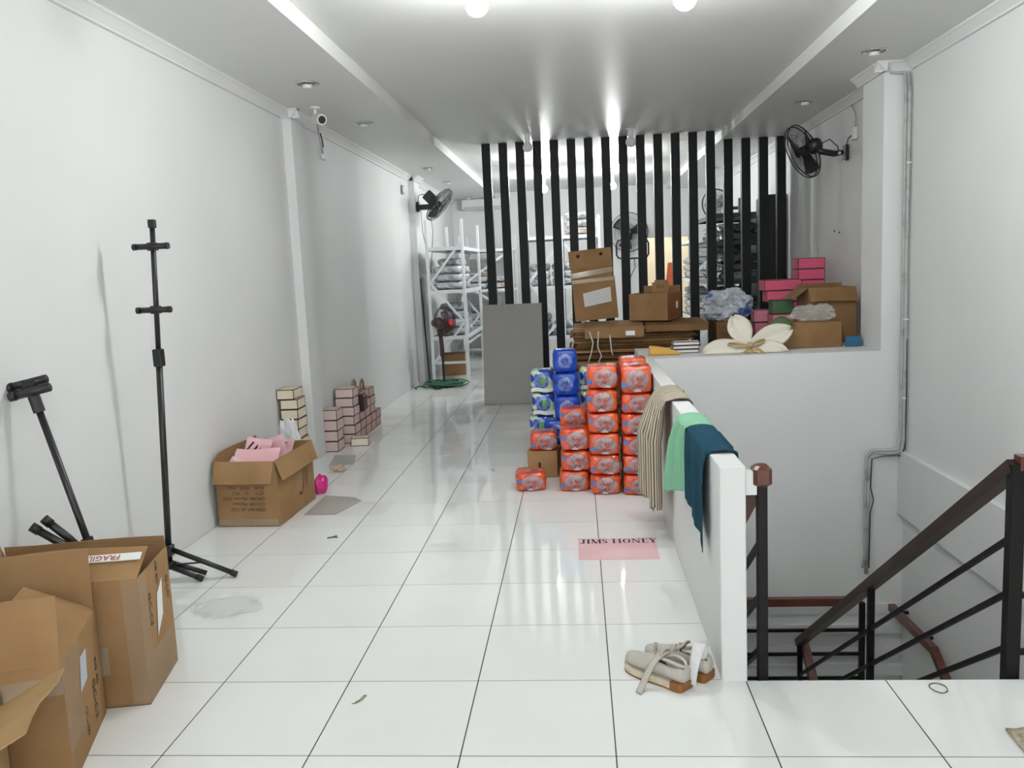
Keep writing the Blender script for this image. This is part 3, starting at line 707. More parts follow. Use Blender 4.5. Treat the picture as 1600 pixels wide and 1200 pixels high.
def red_pack(seed, full=True):
    t = bpy.data.objects.new('wrapped_pack', None); COL.objects.link(t); t.empty_display_size = .03
    rr = random.Random(seed)
    bm_obj('wrapper', pillow(PW, PD, PH, seed), REDP, t)
    if full:
        cx = .012 + rr.uniform(-.008, .012); cz = PH * .47
        wnd = obj('window', arch_patch(cx, cz, .072 + rr.uniform(-.004, .006), .058, -PD / 2 - .0035, .007, flat_bottom=.012), MAUVE, t, smooth=True)
        obj('contents', arch_patch(cx + rr.uniform(-.012, .012), cz - .006 + rr.uniform(-.004, .004), .047, .040, -PD / 2 - .010, .004, flat_bottom=.022, rag=rr.uniform(0, 9)), DRED, wnd, smooth=True)
        fx = rr.uniform(-.02, .02); obj('fold', MB().add([(cx + fx - .022, -PD / 2 - .013, .012), (cx + fx + .026, -PD / 2 - .014, .010), (cx + fx + .020, -PD / 2 - .016, .022), (cx + fx - .004, -PD / 2 - .016, .028)], [(0, 1, 2, 3)]), mat('pack_paper_pink', (.62, .46, .45), .3, spec=.6), wnd)
        obj('print', MB().add([(cx - .040, -PD / 2 - .0125, .022), (cx - .012, -PD / 2 - .0145, .040), (cx - .010, -PD / 2 - .0145, .046), (cx - .03, -PD / 2 - .0130, .034)], [(0, 1, 2, 3)]), INKB, wnd)
        bz = rr.choice((.075, .085, .035)); obj('blue_mark', MB().add([(-.098, -PD / 2 + .001, bz), (-.068, -PD / 2 - .0035, bz - .004), (-.066, -PD / 2 - .0035, bz + .022), (-.096, -PD / 2 + .001, bz + .026)], [(0, 1, 2, 3)]), BLUEI, t)
        tp = MB(); tp.grid(7, 5, lambda u, v: (-.035 + u * .085 + .01 * v, -.07 + v * .06, PH + .0012))
        o = obj('top_print', tp, MAUVE, t)
        sg = MB()
        for k in range(4): sg.box(-.015 + k * .014, -.006 + k * .014, -.055 + .004 * (k % 2), -.03 + .006 * (k % 3), PH + .0014, PH + .0024)
        obj('print', sg, INKB, o)
    return t
def blue_pack(seed, w, d, h, m, green=False):
    t = bpy.data.objects.new('wrapped_pack', None); COL.objects.link(t); t.empty_display_size = .03
    bm_obj('wrapper', pillow(w, d, h, seed, pw=6), m, t)
    wnd = obj('window', arch_patch(.0, h * .5, w * .30, h * .34, -d / 2 - .0035, .006, hole=.5 if not green else .55, flat_bottom=h * .22), BLUEM, t, smooth=True)
    if green:
        obj('leaf_print', arch_patch(.01, h * .5, w * .13, h * .22, -d / 2 - .006, .003), LEAFP, t, smooth=True)
        b = MB(); b.grid(8, 3, lambda u, v: (-w * .46 + u * w * .92, -d / 2 - .004 - .004 * sin(pi * u), h * .03 + v * h * .17 + .006 * sin(u * 7)))
        obj('white_band', b, WHITEP, t, smooth=True)
    else:
        obj('handle_fold', MB().tube([(-.012, -d / 2 - .007, h * .3), (.004, -d / 2 - .010, h * .45), (.0, -d / 2 - .009, h * .62), (.014, -d / 2 - .007, h * .7)], .006, 6), BLUEM, t, smooth=True)
    return t
RP = [red_pack(s) for s in (1, 2, 3, 4)]; RPB = red_pack(9, False)
used = set()
def put(proto, loc, rot, label, cat, group, sc=(1, 1, 1)):
    o = proto if proto.name not in used else copy_tree(proto)
    used.add(proto.name); o.location = loc; o.rotation_euler = rot; o.scale = sc
    return tag(o, label, cat, group)
GR = 'red wrapped packs by the half wall'
rr = random.Random(5)
colsR = [('left', -.142, 3.315, [.99, 1.0, 1.05]), ('middle', .075, 3.215, [.95, .95, 1.0, .98, 1.12, 1.08]), ('right', .300, 3.185, [.95, .92, .95, 1.0, .95, 1.28])]
for nm, cx, cy, hs in colsR:
    z = 0
    for k, s in enumerate(hs):
        dx = rr.uniform(-.007, .007) + (.012 * k if nm == 'left' else 0); dx = min(dx, .0) if nm == 'right' else dx
        put(RP[(k * 3 + len(nm)) % 4], (cx + dx, cy + rr.uniform(-.008, .008), z), (0, 0, rr.uniform(-.04, .04) if nm != 'right' else rr.uniform(-.02, .01)),
            'red-orange wrapped pack in the front %s column, %s' % (nm, ORD[k]), 'wrapped pack', GR, (1.0, .97, s))
        z += PH * s + .001
colsB = [('left', -.13, 3.575, [1, 1, 1.05, .4 + .6]), ('middle', .07, 3.475, [.98] * 6), ('right', .298, 3.445, [1.0] * 5 + [1.22])]
for nm, cx, cy, hs in colsB:
    z = 0
    for k, s in enumerate(hs):
        top = k == len(hs) - 1
        put(RP[k % 4] if top else RPB, (cx + rr.uniform(-.006, .004), cy, z), (0, 0, rr.uniform(-.02, .02)), 'red-orange wrapped pack in the second %s column, %s' % (nm, ORD[k]), 'wrapped pack', GR, (.945, .96, s * (.92 if nm == 'left' else 1)))
        z += PH * s * (.92 if nm == 'left' else 1) + .001
put(RP[2], (-.452, 3.355, 0), (0, 0, .10), 'lone red-orange wrapped pack lying on the tiles left of the stacks', 'wrapped pack', GR, (1.03, .95, .88))
sc_ = carton('carton', 'small brown carton under a red pack, left of the red stacks', .225, .24, .195, (-.365, 3.76, 0), -.1, [], m=CARD)
obj('lid', MB().box(-.1125, .1125, -.12, .12, .195, .199), CARD, sc_)
obj('printed_mark', MB().box(-.03, -.012, -.1212, -.1202, .075, .115), INKB, sc_)
put(RP[1], (-.365, 3.75, .20), (0, 0, .05), 'red-orange wrapped pack sagging on the small brown carton', 'wrapped pack', GR, (.98, .9, .95))
BP = blue_pack(3, .20, .20, .178, BLUEP); GP_ = blue_pack(5, .195, .20, .182, GRNBLU, True)
GB = 'blue wrapped packs behind the red ones'
for k in range(5):
    put(BP, (-.175 - (.09 if k == 1 else .004 * k), 4.10 - (.02 if k == 1 else 0), k * .184), (0, 0, (.03, -.06, .02, -.03, .04)[k]), 'plain blue wrapped pack behind the red stacks, ' + ORD[k], 'wrapped pack', GB, (1, 1, 1.03) if k < 4 else (.92, 1, 1.03))
for k in range(4):
    put(GP_, (-.382 - (.02 if k < 2 else 0), 4.32, k * .186), (0, 0, (.02, -.04, .05, -.02)[k]), 'blue and green wrapped pack left of the blue column, ' + ORD[k], 'wrapped pack', GB, (.98, 1, 1.02))
for k in range(4):
    put(GP_, (.015, 4.36, k * .186), (0, 0, (.03, -.02, .03, .0)[k]), 'blue and green wrapped pack right of the blue column, ' + ORD[k], 'wrapped pack', GB, (.98, 1, 1.02))

# ================================================================== CLOTHS ON THE HALF WALL
def cloth(name, label, y0, y1, hang, back, m, amp, folds, off=.006, bulge=None, nu=44, nv=64, uvs=(1, 1), seed=0):
    """u along the wall (y), v along the path: left hem -> up -> over the top -> right hem"""
    W0, W1, Z = .412, .505, .812
    mb = MB()
    def fn(u, v):
        y = y0 + (y1 - y0) * u
        L = hang(u); Bk = back(u); tot = L + (W1 - W0) + Bk
        s = v * tot
        fold = amp * (sin(u * folds * 2 * pi + seed) + .5 * sin(u * folds * 4.3 * pi + 1 + seed)) * .5
        if s < L:
            d = (L - s); x = W0 - off - .012 * min(1, d / .05) - max(fold, -amp * .6) * min(1, d / .12) - amp * .6
            if bulge: x -= bulge(u, d)
            return (x, y + .02 * fold / max(amp, 1e-4) * min(1, d / .3) * .3, Z - d + off * .5)
        s -= L
        if s < W1 - W0:
            return (W0 + s, y, Z + off + .006 * sin(pi * s / (W1 - W0)) + max(0, fold) * .25)
        d = s - (W1 - W0)
        return (W1 + off + .006 + max(0, fold) * .5 * min(1, d / .1), y, Z - d + off * .5)
    mb.grid(nu, nv, fn, uvfn=lambda u, v: (u * uvs[0], v * uvs[1]))
    return tag(obj(name, mb, m, smooth=True, solid=.004), label, 'towel')
def lerp(pts):
    def f(u):
        for (a, b), (c, d) in zip(pts, pts[1:]):
            if u <= c: return b + (d - b) * (u - a) / (c - a)
        return pts[-1][1]
    return f
cloth('teal_towel', 'dark teal towel draped over the near end of the half wall', .70, 1.235, lerp([(0, .30), (.06, .41), (.2, .375), (.55, .345), (.8, .33), (1, .325)]), lerp([(0, .30), (1, .25)]), TEAL, .012, 2.2, seed=1)
cloth('mint_towel', 'mint green towel draped over the half wall beside the teal towel', 1.26, 1.56, lerp([(0, .30), (.5, .33), (1, .38)]), lerp([(0, .2), (1, .2)]), MINT, .030, 2.0, seed=4, bulge=lambda u, d: .05 * min(1, d / .3) * u)
cloth('striped_cloth', 'beige striped cloth hanging in folds over the half wall beside the red packs', 1.98, 2.50, lerp([(0, .60), (.25, .62), (.42, .67), (.55, .61), (1, .62)]), lerp([(0, .25), (1, .3)]), STRIPE, .045, 3.0, seed=2,
      bulge=lambda u, d: (.025 + .07 * u) * min(1, d / .25), nu=70, uvs=(1, 1))

# ================================================================== SHOES
def shoe(name, label, loc, rz, mirror=1, strap=True):
    t = thing(name, label, 'shoe', loc, rz, 'pair of sneakers')
    L = .285
    st = [(0, .026, .075, .0), (.03, .034, .082, .0), (.09, .037, .080, .0), (.16, .036, .076, .0), (.24, .034, .074, .0), (.34, .035, .078, .0), (.44, .038, .078, .0), (.55, .044, .068, .0), (.68, .049, .056, .0), (.80, .048, .046, .0), (.90, .042, .040, .002), (.96, .030, .034, .004), (1, .012, .026, .006)]
    n = 26; vs = []; fs = []; mi = []
    for k, (tt, w, h, b) in enumerate(st):
        y = -L * tt; z0 = .024 + b
        for a in range(n):
            th = -pi / 2 + 2 * pi * a / n
            x = w * cos(th); zz = z0 + (h) * (sin(th) * .5 + .5)
            x *= 1 - .28 * max(0, sin(th)) * (1 if tt < .6 else .3)
            xo = .008 * mirror * sin(tt * pi)
            if .02 < tt < .42 and sin(th) > .74: zz = z0 + h * .35                # foot opening
            vs.append((x + xo, y, zz))
    for k in range(len(st) - 1):
        for a in range(n):
            fs.append((k * n + a, (k + 1) * n + a, (k + 1) * n + (a + 1) % n, k * n + (a + 1) % n))
            th = -pi / 2 + 2 * pi * (a + .5) / n
            mi.append(1 if .0 < st[k][0] < .40 and sin(th) > .72 else 0)
    fs.append(tuple(range(n))); mi.append(0); fs.append(tuple((len(st) - 1) * n + a for a in range(n - 1, -1, -1))); mi.append(0)
    mb = MB(); mb.v = vs; mb.f = fs; mb.mi = mi
    obj('upper', mb, [SHOEU, LINING], t, smooth=True)
    def sole(t0, t1, z0, z1, grow, m, nm):
        pts = []
        sel = [s for s in st if t0 <= s[0] <= t1]
        for s in sel: pts.append((s[1] + grow + .008 * mirror * sin(s[0] * pi), -L * s[0]))
        for s in reversed(sel): pts.append((-(s[1] + grow) + .008 * mirror * sin(s[0] * pi), -L * s[0]))
        if nm == 'heel_piece': pts = [(x, y + (.0025 if y == 0 else 0)) for x, y in pts]
        obj(nm, MB().prism(pts, z0, z1), m, t)
    sole(0, 1, .006, .031, .004, SHOES, 'midsole'); sole(0, 1, 0, .006, .0045, GUM, 'outsole'); sole(0, .17, .0065, .034, .0052, GUM, 'heel_piece')
    for k in range(4):
        y = -L * (.45 + .06 * k); zt = .109 - .010 * k
        obj('lace', MB().tube([(-.026, y, zt - .014), (0, y - .004, zt - .001), (.026, y + .004, zt - .014)], .004, 6), SHOEU, t, smooth=True)
    obj('tongue', MB().grid(5, 6, lambda u, v: ((u - .5) * .05, -L * (.46 - .12 * v), .098 + .03 * v - .012 * (2 * u - 1) ** 2)), SHOEU, t, smooth=True, solid=.005)
    obj('collar', MB().tube([(.026 * cos(a) , -L * (.21 + .19 * sin(a)), .094 + .006 * cos(2 * a)) for a in [2 * pi * k / 20 for k in range(20)]], .006, 6, closed=True), SHOEU, t, smooth=True)
    if strap:
        pth = [(-.012, -.10, .112), (.014, -.105, .110), (.045, -.115, .088), (.075, -.12, .055), (.105, -.118, .022), (.13, -.112, .007), (.145, -.105, .006)]
        q = MB()
        def fn(u, v):
            i = min(int(v * (len(pth) - 1)), len(pth) - 2); f = v * (len(pth) - 1) - i
            p = Vector(pth[i]).lerp(Vector(pth[i + 1]), f)
            return (p.x, p.y + (u - .5) * .026, p.z + .002 * sin(u * pi))
        q.grid(4, 18, fn); obj('loose_strap', q, SHOEU, t, smooth=True, solid=.005)
        obj('bow', MB().tube([(-.01, -.15, .10), (-.012, -.148, .13), (-.004, -.15, .135), (.002, -.152, .10)], .004, 6), SHOEU, t, smooth=True)
    return t
sa = pi + .78
shoe('sneaker', 'dirty white sneaker with a loose strap, nearer of the pair by the wall end', (.276, .418, 0), sa, 1)
shoe('sneaker', 'dirty white sneaker holding a white sock, farther of the pair by the wall end', (.368, .490, 0), sa + .08, -1, strap=False)
sk = MB()
def skf(u, v):
    a = 2 * pi * u
    if v < .35:
        r = .020 + .010 * v; k = v / .35; c = Vector((.338, .508, .085 + .055 * k)); return (c.x + r * 1.3 * cos(a), c.y + r * 1.3 * sin(a), c.z + .004 * sin(3 * a))
    k = (v - .35) / .65
    c = Vector((.338, .508, .14)).lerp(Vector((.298, .435, .012)), k ** 1.2) + Vector((-.012, -.032, .012)) * sin(pi * k)
    w = .030 * (1 - .55 * k); th = .012 * (1 - .5 * k)
    return (c.x + w * cos(a) * .8, c.y - th * sin(a) - w * cos(a) * .35, max(c.z + th * .4 * sin(a), .004))
sk.grid(17, 20, skf); tag(obj('sock', sk, SOCK, smooth=True), 'white sock stuffed in the farther sneaker and hanging to the floor', 'sock')

# ================================================================== GREY BOARD
gb = thing('grey_board', 'large grey board leaning against the black slats', 'board', (-.852, 7.17, 0), 0, None, (radians(-13.5), 0, .0))
obj('panel', MB().bbox(-.352, .352, 0, .018, 0.004, 1.19, .002), GREYB, gb)
obj('edge_strip', MB().box(.3525, .358, -.001, .019, 0.004, 1.19), mat('board_edge_dark', (.05, .05, .05), .5), gb)
for (x, zz) in ((.12, .60), (.20, .30), (-.2, .25), (.05, .95)): obj('screw_hole', MB().lathe([(.004, 0), (.004, .001)], 8, mx=Matrix.Translation((x, -.0005, zz)) @ Matrix.Rotation(pi / 2, 4, 'X')), BLACKP, gb)

# ================================================================== FLATTENED CARTON PILE
rr = random.Random(12)
z = 0; k = 0; FC = []
while z < .985:
    th = rr.choice((.018, .026, .034)) if z > .45 else .06
    x0 = -.14 + rr.uniform(-.03, .05); x1 = 1.0 + rr.uniform(-.12, .03); y0 = 5.04 + rr.uniform(0, .07); y1 = 5.86 + rr.uniform(-.06, .02)
    s = MB(); ph = rr.uniform(0, 6)
    nx = 12
    for lay in (0, 1):
        zz = lambda i: z + .0006 + (th * .52 if lay else 0)
        def zf(i): return zz(i) + (.002 * sin(i * .9 + ph) if lay else 0)
        e0, e1 = (x0 + .008 * lay, x1 - .02 * lay)
        vs = []
        for i in range(nx):
            x = e0 + (e1 - e0) * i / (nx - 1)
            for y in (y0 + .012 * lay + .006 * sin(i * 1.7 + ph), y1):
                vs.append((x, y, zf(i))); vs.append((x, y, zf(i) + th * .44))
        fs = []
        for i in range(nx - 1):
            a = i * 4; b = a + 4
            fs += [(a, a + 1, b + 1, b), (a + 2, b + 2, b + 3, a + 3), (a + 1, a + 3, b + 3, b + 1), (a, b, b + 2, a + 2)]
        fs += [(0, 2, 3, 1), ((nx - 1) * 4, (nx - 1) * 4 + 1, (nx - 1) * 4 + 3, (nx - 1) * 4 + 2)]
        s.add(vs, fs)
    o_ = tag(obj('flattened_carton', s, [CARDD, CARDD, CARD, CARDD][k % 4]), 'flattened brown carton buried low in the tall pile behind the red packs', 'flattened carton', 'flattened cartons in the pile'); FC.append(o_)
    z += th + .0014; k += 1
PT = z
for k, o_ in enumerate(reversed(FC)):
    nm = ['uppermost', 'second', 'third', 'fourth', 'fifth', 'sixth', 'seventh', 'eighth', 'ninth', 'tenth', 'eleventh', 'twelfth', 'thirteenth', 'fourteenth']
    if k < len(nm): o_['label'] = 'flattened brown carton in the cardboard pile, ' + nm[k] + (' of the squared sheets' if k == 0 else ' from the top of the squared sheets')
# loose top sheets hanging over the front edge of the pile
def droop(name, label, x0, x1, y0, y1, zt, drop, m, seed):
    s = MB(); s.grid(14, 10, lambda u, v: (x0 + (x1 - x0) * u, (y0 - .03 * (1 - v) if v < .5 else y0 + (y1 - y0) * (v - .5) * 2), zt + .004 + (-(1 - v * 2) * drop if v < .5 else .014 * sin(pi * (v - .5) * 2)) + .010 * noise.noise(Vector((u * 4, v * 3, seed)))))
    return tag(obj(name, s, m, solid=.008), label, 'flattened carton', 'flattened cartons in the pile')
droop('flattened_carton', 'flattened carton with a front flap hanging down, top left of the pile', -.02, .50, 5.00, 5.75, PT + .008, .10, CARDM, 1)
droop('flattened_carton', 'flattened carton with a torn end, top right of the pile', .52, 1.06, 5.00, 5.80, PT + .008, .06, CARDD, 5)
obj('paper_tag', MB().box(.34, .42, 4.955, 4.96, PT - .07, PT - .03), PAPERW, bpy.data.objects.get('flattened_carton'))
# standing unfolded carton
sc2 = thing('unfolded_carton', 'tall unfolded carton with a white label leaning on the slats side of the pile', 'carton', (.10, 5.55, PT + .044), -.06, None, (radians(-9), radians(-4), -.05))
obj('lower_panel', MB().box(-.20, .21, 0, .012, 0, .40), CARDM, sc2)
up = MB().box(-.20, .19, .0, .010, 0, .17); up.v = [tuple(Matrix.Translation((0, 0, .40)) @ Matrix.Rotation(radians(-16), 4, 'X') @ Vector(p)) for p in up.v]; obj('middle_panel', up, CARDM, sc2)
tp = MB().box(-.21, .20, .02, .03, .50, .68); obj('top_panel', tp, CARDM, sc2)
for xx in (-.12, .10): obj('hand_hole', MB().lathe([(.017, 0), (.017, .0015)], 12, mx=Matrix.Translation((xx, .0192, .625)) @ Matrix.Rotation(pi / 2, 4, 'X')), mat('hole_dark', (.02, .01, .006), .9), sc2)
obj('white_label', MB().add([(-.10, -.002, .13), (.16, -.002, .16), (.16, -.002, .30), (-.105, -.002, .26)], [(0, 1, 2, 3)]), mat('grey_white_label', (.55, .54, .52), .6), sc2)
obj('tape', MB().add([(-.20, -.003, .41), (.20, -.003, .44), (.20, -.003, .49), (-.20, -.003, .46)], [(0, 1, 2, 3)]).box(-.2, .2, -.0035, -.002, .36, .395), CLEARTAPE, sc2)
# open carton on the pile
oc = carton('carton', 'open brown carton standing on the pile of flattened cartons', .36, .40, .245, (.640, 5.36, PT + .037), -.42, [('b', -8, .06, 0)], m=CARDM)
obj('inner_flap', MB().box(-.02, .14, -.02, -.012, .16, .34).box(.0, .12, -.010, -.004, .16, .36), CARDM, oc)
print_on(oc, text_mesh('8253', .035, INK), (.06, -.0215, .30), FRONT)
obj('side_cover', MB().box(.1802, .1835, -.2, .2, .0, .246), CARDR, oc)
obj('white_tag', MB().box(.1838, .1845, .04, .10, .10, .16), PAPERW, oc)
# twine over the pile front
tw = MB()
for pth in ([(.02, 4.94, PT - .02), (.05, 4.93, PT - .12), (.03, 4.93, PT - .22), (.0, 4.92, PT - .30)], [(.10, 4.93, PT - .02), (.09, 4.92, PT - .16), (.12, 4.92, PT - .24), (.06, 4.90, PT - .36)], [(.20, 4.94, PT - .06), (.21, 4.93, PT - .20), (.22, 4.93, PT - .24)], [(-.12, 5.0, PT - .10), (-.16, 4.96, PT - .25), (-.14, 4.95, PT - .42)]):
    tw.tube(pth, .006, 5)
tag(obj('twine', tw, TWINE, smooth=True), 'loose white twine hanging down the front of the cardboard pile', 'twine')

# ================================================================== THINGS ON THE LEDGE BEHIND THE STAIR
LZ = .8126
oe = thing('envelope_roll', 'ochre paper envelope lying on the ledge left of the white boxes', 'envelope', (.60, 4.34, LZ), .0)
obj('roll', MB().grid(14, 8, lambda u, v: (-.11 + .25 * u, .05 * cos(pi * v) * (1 - .7 * u), .002 + (.078 * (1 - u ** 2 * .85)) * sin(pi * v))), YELL, oe, smooth=True, solid=.002)
for k in range(3):
    put_box('whiteb', (.215, .13, .031), mat('lilac_white_board', (.72, .70, .70), .5), (.795 + .003 * k, 4.50, LZ + k * .0315), 0, 'thin white box with dark edges on the ledge, %s' % ['lowest', 'middle', 'topmost'][k] + ' of three', 'thin white boxes')
# fabric flower
fw = thing('fabric_flower', 'big ivory fabric flower lying on the stair ledge', 'flower', (1.275, 4.30, LZ + .055))
def petal(a, L, W, lift, nm, m, cup=.04, z0=.0, rip=.020):
    mb = MB()
    def fn(u, v):
        w = W * (sin(pi * min(1, v * .92 + .06)) ** .65) * (.35 + .65 * v ** .5)
        x = L * v; y = (u - .5) * 2 * w
        z = z0 + lift * v * v + cup * (2 * u - 1) ** 2 * v * .4 + rip * sin(u * 9 + a) * v
        return (x * cos(a) - y * sin(a), 0, 0), (x, y, z)
    def g(u, v):
        x, y, z = fn(u, v)[1]
        return (x * cos(a), y * .35 - .02, x * sin(a) * 1 + 0 + z * .3) if False else (x, y, z)
    mb.grid(11, 14, g)
    R = Matrix.Rotation(0, 4, 'X')
    return mb
# petals stand roughly in the vertical plane facing the room (built in x/z, leaning back)
def petal_obj(ang, L, W, lean, nm, m, cup=.03, d0=0.):
    mb = petal(0, L, W, 0, nm, m, cup)
    mx = Matrix.Rotation(lean, 4, 'X') @ Matrix.Rotation(-ang, 4, 'Y') @ Matrix.Rotation(-pi / 2, 4, 'X')
    mx = Matrix.Rotation(-lean, 4, 'X') @ Matrix.Rotation(-ang, 4, 'Y') @ Matrix.Rotation(pi / 2, 4, 'X')
    mb.v = [tuple(mx @ Vector(p) + Vector((0, d0, 0))) for p in mb.v]
    mb.v = [(x, y, max(z, -.050)) for x, y, z in mb.v]
    obj(nm, mb, m, fw, smooth=True, solid=.003)
petal_obj(radians(188), .37, .115, radians(30), 'petal', FLOWER, d0=.0)
petal_obj(radians(112), .27, .12, radians(20), 'petal', FLOWER, d0=.03)
petal_obj(radians(20), .37, .115, radians(25), 'petal', FLOWER, d0=.01)
petal_obj(radians(-15), .30, .10, radians(30), 'petal', FLOWER, d0=-.01)
for a, L in ((172, .17), (20, .13), (-70, .10), (-110, .10), (-35, .13)):
    petal_obj(radians(a), L, .026, radians(25), 'inner_petal', FLOWC, .01, d0=-.03)
obj('stamen', MB().lathe([(.008, -.02), (.022, -.012), (.026, .004), (.016, .02), (.004, .026)], 12, mx=Matrix.Translation((0, -.045, .01)) @ Matrix.Rotation(pi / 2, 4, 'X')), FLOWC, fw, smooth=True)
lf = MB(); lf.grid(7, 12, lambda u, v: (1.42 + v * .26, 4.43 + .02 * u, LZ + .11 + .11 * sin(pi * v * .75) + (u - .5) * .12 * sin(pi * min(1, v + .08))))
lfo = tag(obj('leaf', lf, LEAF, smooth=True, solid=.002), 'dark green artificial leaf behind the ivory flower', 'leaf')
tag(obj('leaf_stem', MB().tube([(1.44, 4.44, LZ + .01), (1.44, 4.44, LZ + .12)], .005, 6), LEAF, lfo), 'stem', 'x'); del bpy.data.objects['leaf_stem']['category']; del bpy.data.objects['leaf_stem']['label']
# cartons on the ledge
carton('carton', 'long low brown carton on the ledge beside the right column', .50, .24, .205, (1.80, 4.60, LZ), .04, [('r', 172, .10, 0)], m=CARDM)
obj('lid', MB().box(-.25, .25, -.12, .12, .2055, .209), CARDM, bpy.data.objects[[o.name for o in bpy.data.objects if o.get('label') == 'long low brown carton on the ledge beside the right column'][0]])
carton('carton', 'tall open brown carton with flaps out, behind the long low carton', .40, .34, .47, (2.075, 5.02, LZ), .03, [('f', 150, .13, .02), ('l', 128, .15, .1), ('b', 5, .03, 0)], m=CARDM)
crumple('plastic_bag', 'thin clear plastic bag drooping over the long low carton', 'plastic bag', (1.86, 4.62, LZ + .2105), (.17, .07, .08), CLEAR, 41, amp=.35, ridge=.2, sub=4)
flatb = tag(obj('blue_folder', MB().bbox(2.075, 2.20, 4.46, 4.475, LZ, LZ + .085, .002), mat('blue_board', (.02, .11, .22), .5)), 'small blue board standing at the foot of the right column', 'board')
carton('carton', 'brown carton under the woven sack behind the flower', .50, .46, .985, (1.17, 5.33 + .12, 0), 0, [], m=CARDD)
cu_ = [o for o in bpy.data.objects if o.get('label') == 'brown carton under the woven sack behind the flower'][0]
cu_.location = (1.325 - .0, 5.45, LZ); 
for c_ in cu_.children:
    c_.scale = (.62, 1, .19)
obj('lid', MB().box(-.25 * .62, .25 * .62, -.23, .23, .1875, .192), CARDD, cu_)
crumple('woven_sack', 'slumped blue and white woven sack by the slats', 'sack', (1.31, 5.45, LZ + .193), (.215, .19, .165), SACK, 51, amp=.25, ridge=.22, sub=4)

# pink and green boxes by the right wall
GK = 'hot pink boxes by the right wall'
HB = (.30, .21, .098)
zz = LZ
put_box('rose', (.19, .20, .15), MIDP, (1.66, 5.62, LZ), .05, 'rose box low on the ledge under the green box side', GK)
put_box('rose2', (.21, .24, .10), MIDP, (1.90, 5.62, LZ), .0, 'wide rose box at the bottom of the pink pile', GK)
put_box('rose3', (.17, .15, .115), MIDP, (1.65, 5.60, LZ + .151), -.06, 'small rose cube leaning left in the pink pile', GK)
put_box('rose4', (.20, .20, .13), MIDP, (1.87, 5.64, LZ + .101), .04, 'rose box behind the green box', GK)
put_box('rose5', (.20, .17, .1175), MIDP, (1.775, 5.36, LZ), .0, 'rose box at the bottom under the green box', GK)
put_box('rose5', (.20, .17, .1175), MIDP, (1.775, 5.36, LZ + .118), .04, 'rose box directly under the green box', GK)
put_box('green2', (.19, .17, .125), GREENB, (1.775, 5.36, LZ + .2365), -.02, 'dark green box in front of the pink pile', GK)
z = LZ + .232
put_box('hot1', (.26, .22, .10), HOTP, (1.90, 5.66, z), .03, 'hot pink box third from the top of the pink pile', GK); z += .1005
put_box('hot2', (.33, .22, .105), HOTP, (1.86, 5.66, z), -.03, 'hot pink box second from the top of the pink pile', GK); z += .1055
put_box('hot3', (.34, .22, .10), HOTP, (1.84, 5.67, z), .02, 'hot pink box with a lifted lid on top of the pink pile', GK)
for k in range(7):
    put_box('hotb', (.25, .22, .1035), HOTP if k < 5 else MIDP, (2.17, 5.92, LZ + k * .104), 0, 'rose pink box in the stack against the right wall, ' + ORD[k].replace('floor', 'ledge'), GK)

# ================================================================== STAIR RAILINGS
SLOPE = -.688
def rail_z(y): return .765 + SLOPE * (y - .55)
def stair_rail(name, label, x, y1, wood=None, pw=.024):
    t = thing(name, label, 'railing', (x, .53, 0))
    Y = lambda y: y - .53
    hz = lambda y: rail_z(y)
    s = MB(); s.bar((0, Y(.53), hz(.53)), (0, Y(y1), hz(y1)), .058, .05); obj('handrail', s, wood or WOOD, t)
    for dz in (-.255, -.46, -.67):
        obj('bar', MB().bar((0, Y(.55), hz(.55) + dz), (0, Y(y1), hz(y1) + dz), .019), RAILB, t)
    obj('post', MB().bbox(-pw, pw, Y(.508), Y(.508) + 2 * pw, -.15, rail_z(.53) + .01, .003), RAILB, t)
    for y in (1.985, y1 - .02):
        obj('post', MB().bbox(-.017, .017, Y(y) - .017, Y(y) + .017, hz(y) - .95, hz(y) - .012, .003), RAILB, t)
    return t
ra = stair_rail('stair_railing', 'black steel stair railing with brown handrail sloping down at the right', 1.455, 3.47, DWOOD)
# level guard towards the right wall
obj('handrail', MB().bar((0, 0, rail_z(.53) + .012), (.95, 0, rail_z(.53) + .012), .05, .05), WOOD, ra)
for dz in (.51, .30, .085): obj('bar', MB().bar((.02, 0, dz), (.95, 0, dz), .019), RAILB, ra)
rb = stair_rail('stair_railing', 'black newel post and railing with brown cap at the half wall end', .568, 3.2, pw=.018)
obj('cap', MB().bbox(-.033, .033, -.036, .04, .728, .806, .012), WOOD, rb, smooth=False)
obj('bracket', MB().box(-.062, -.02, -.02, .02, .70, .785), WPLAST, rb)
# railing along the landing below
lr = thing('landing_railing', 'level railing with brown handrail far down in the stairwell', 'railing', (.56, 3.88, -1.1))
obj('handrail', MB().bar((0, 0, 0), (1.42, 0, 0), .055, .06), WOOD, lr)
for dz in (-.235, -.43, -.63): obj('bar', MB().bar((0, 0, dz), (1.47, 0, dz), .022), RAILB, lr)
obj('post', MB().bbox(1.455, 1.495, -.02, .02, -.98, -.01, .003), RAILB, lr)
obj('return_rail', MB().bar((.93, -.40, -.13), (.93, -1.1, -.62), .055, .05), WOOD, lr)
# wall handrail
wr = thing('wall_handrail', 'brown wooden handrail fixed to the right stairwell wall', 'handrail', (2.33, 3.7, -1.22))
obj('rail', MB().bar((0, .40, -.02), (0, -.425, .0), .05, .055), WOOD, wr)
obj('lower_rail', MB().bar((0, -.42, .0), (0, -.95, -.32), .05, .055), WOOD, wr)
for y in (.25, -.2): obj('bracket', MB().box(.02, .08, y - .012, y + .012, -.02, .0), RAILB, wr)

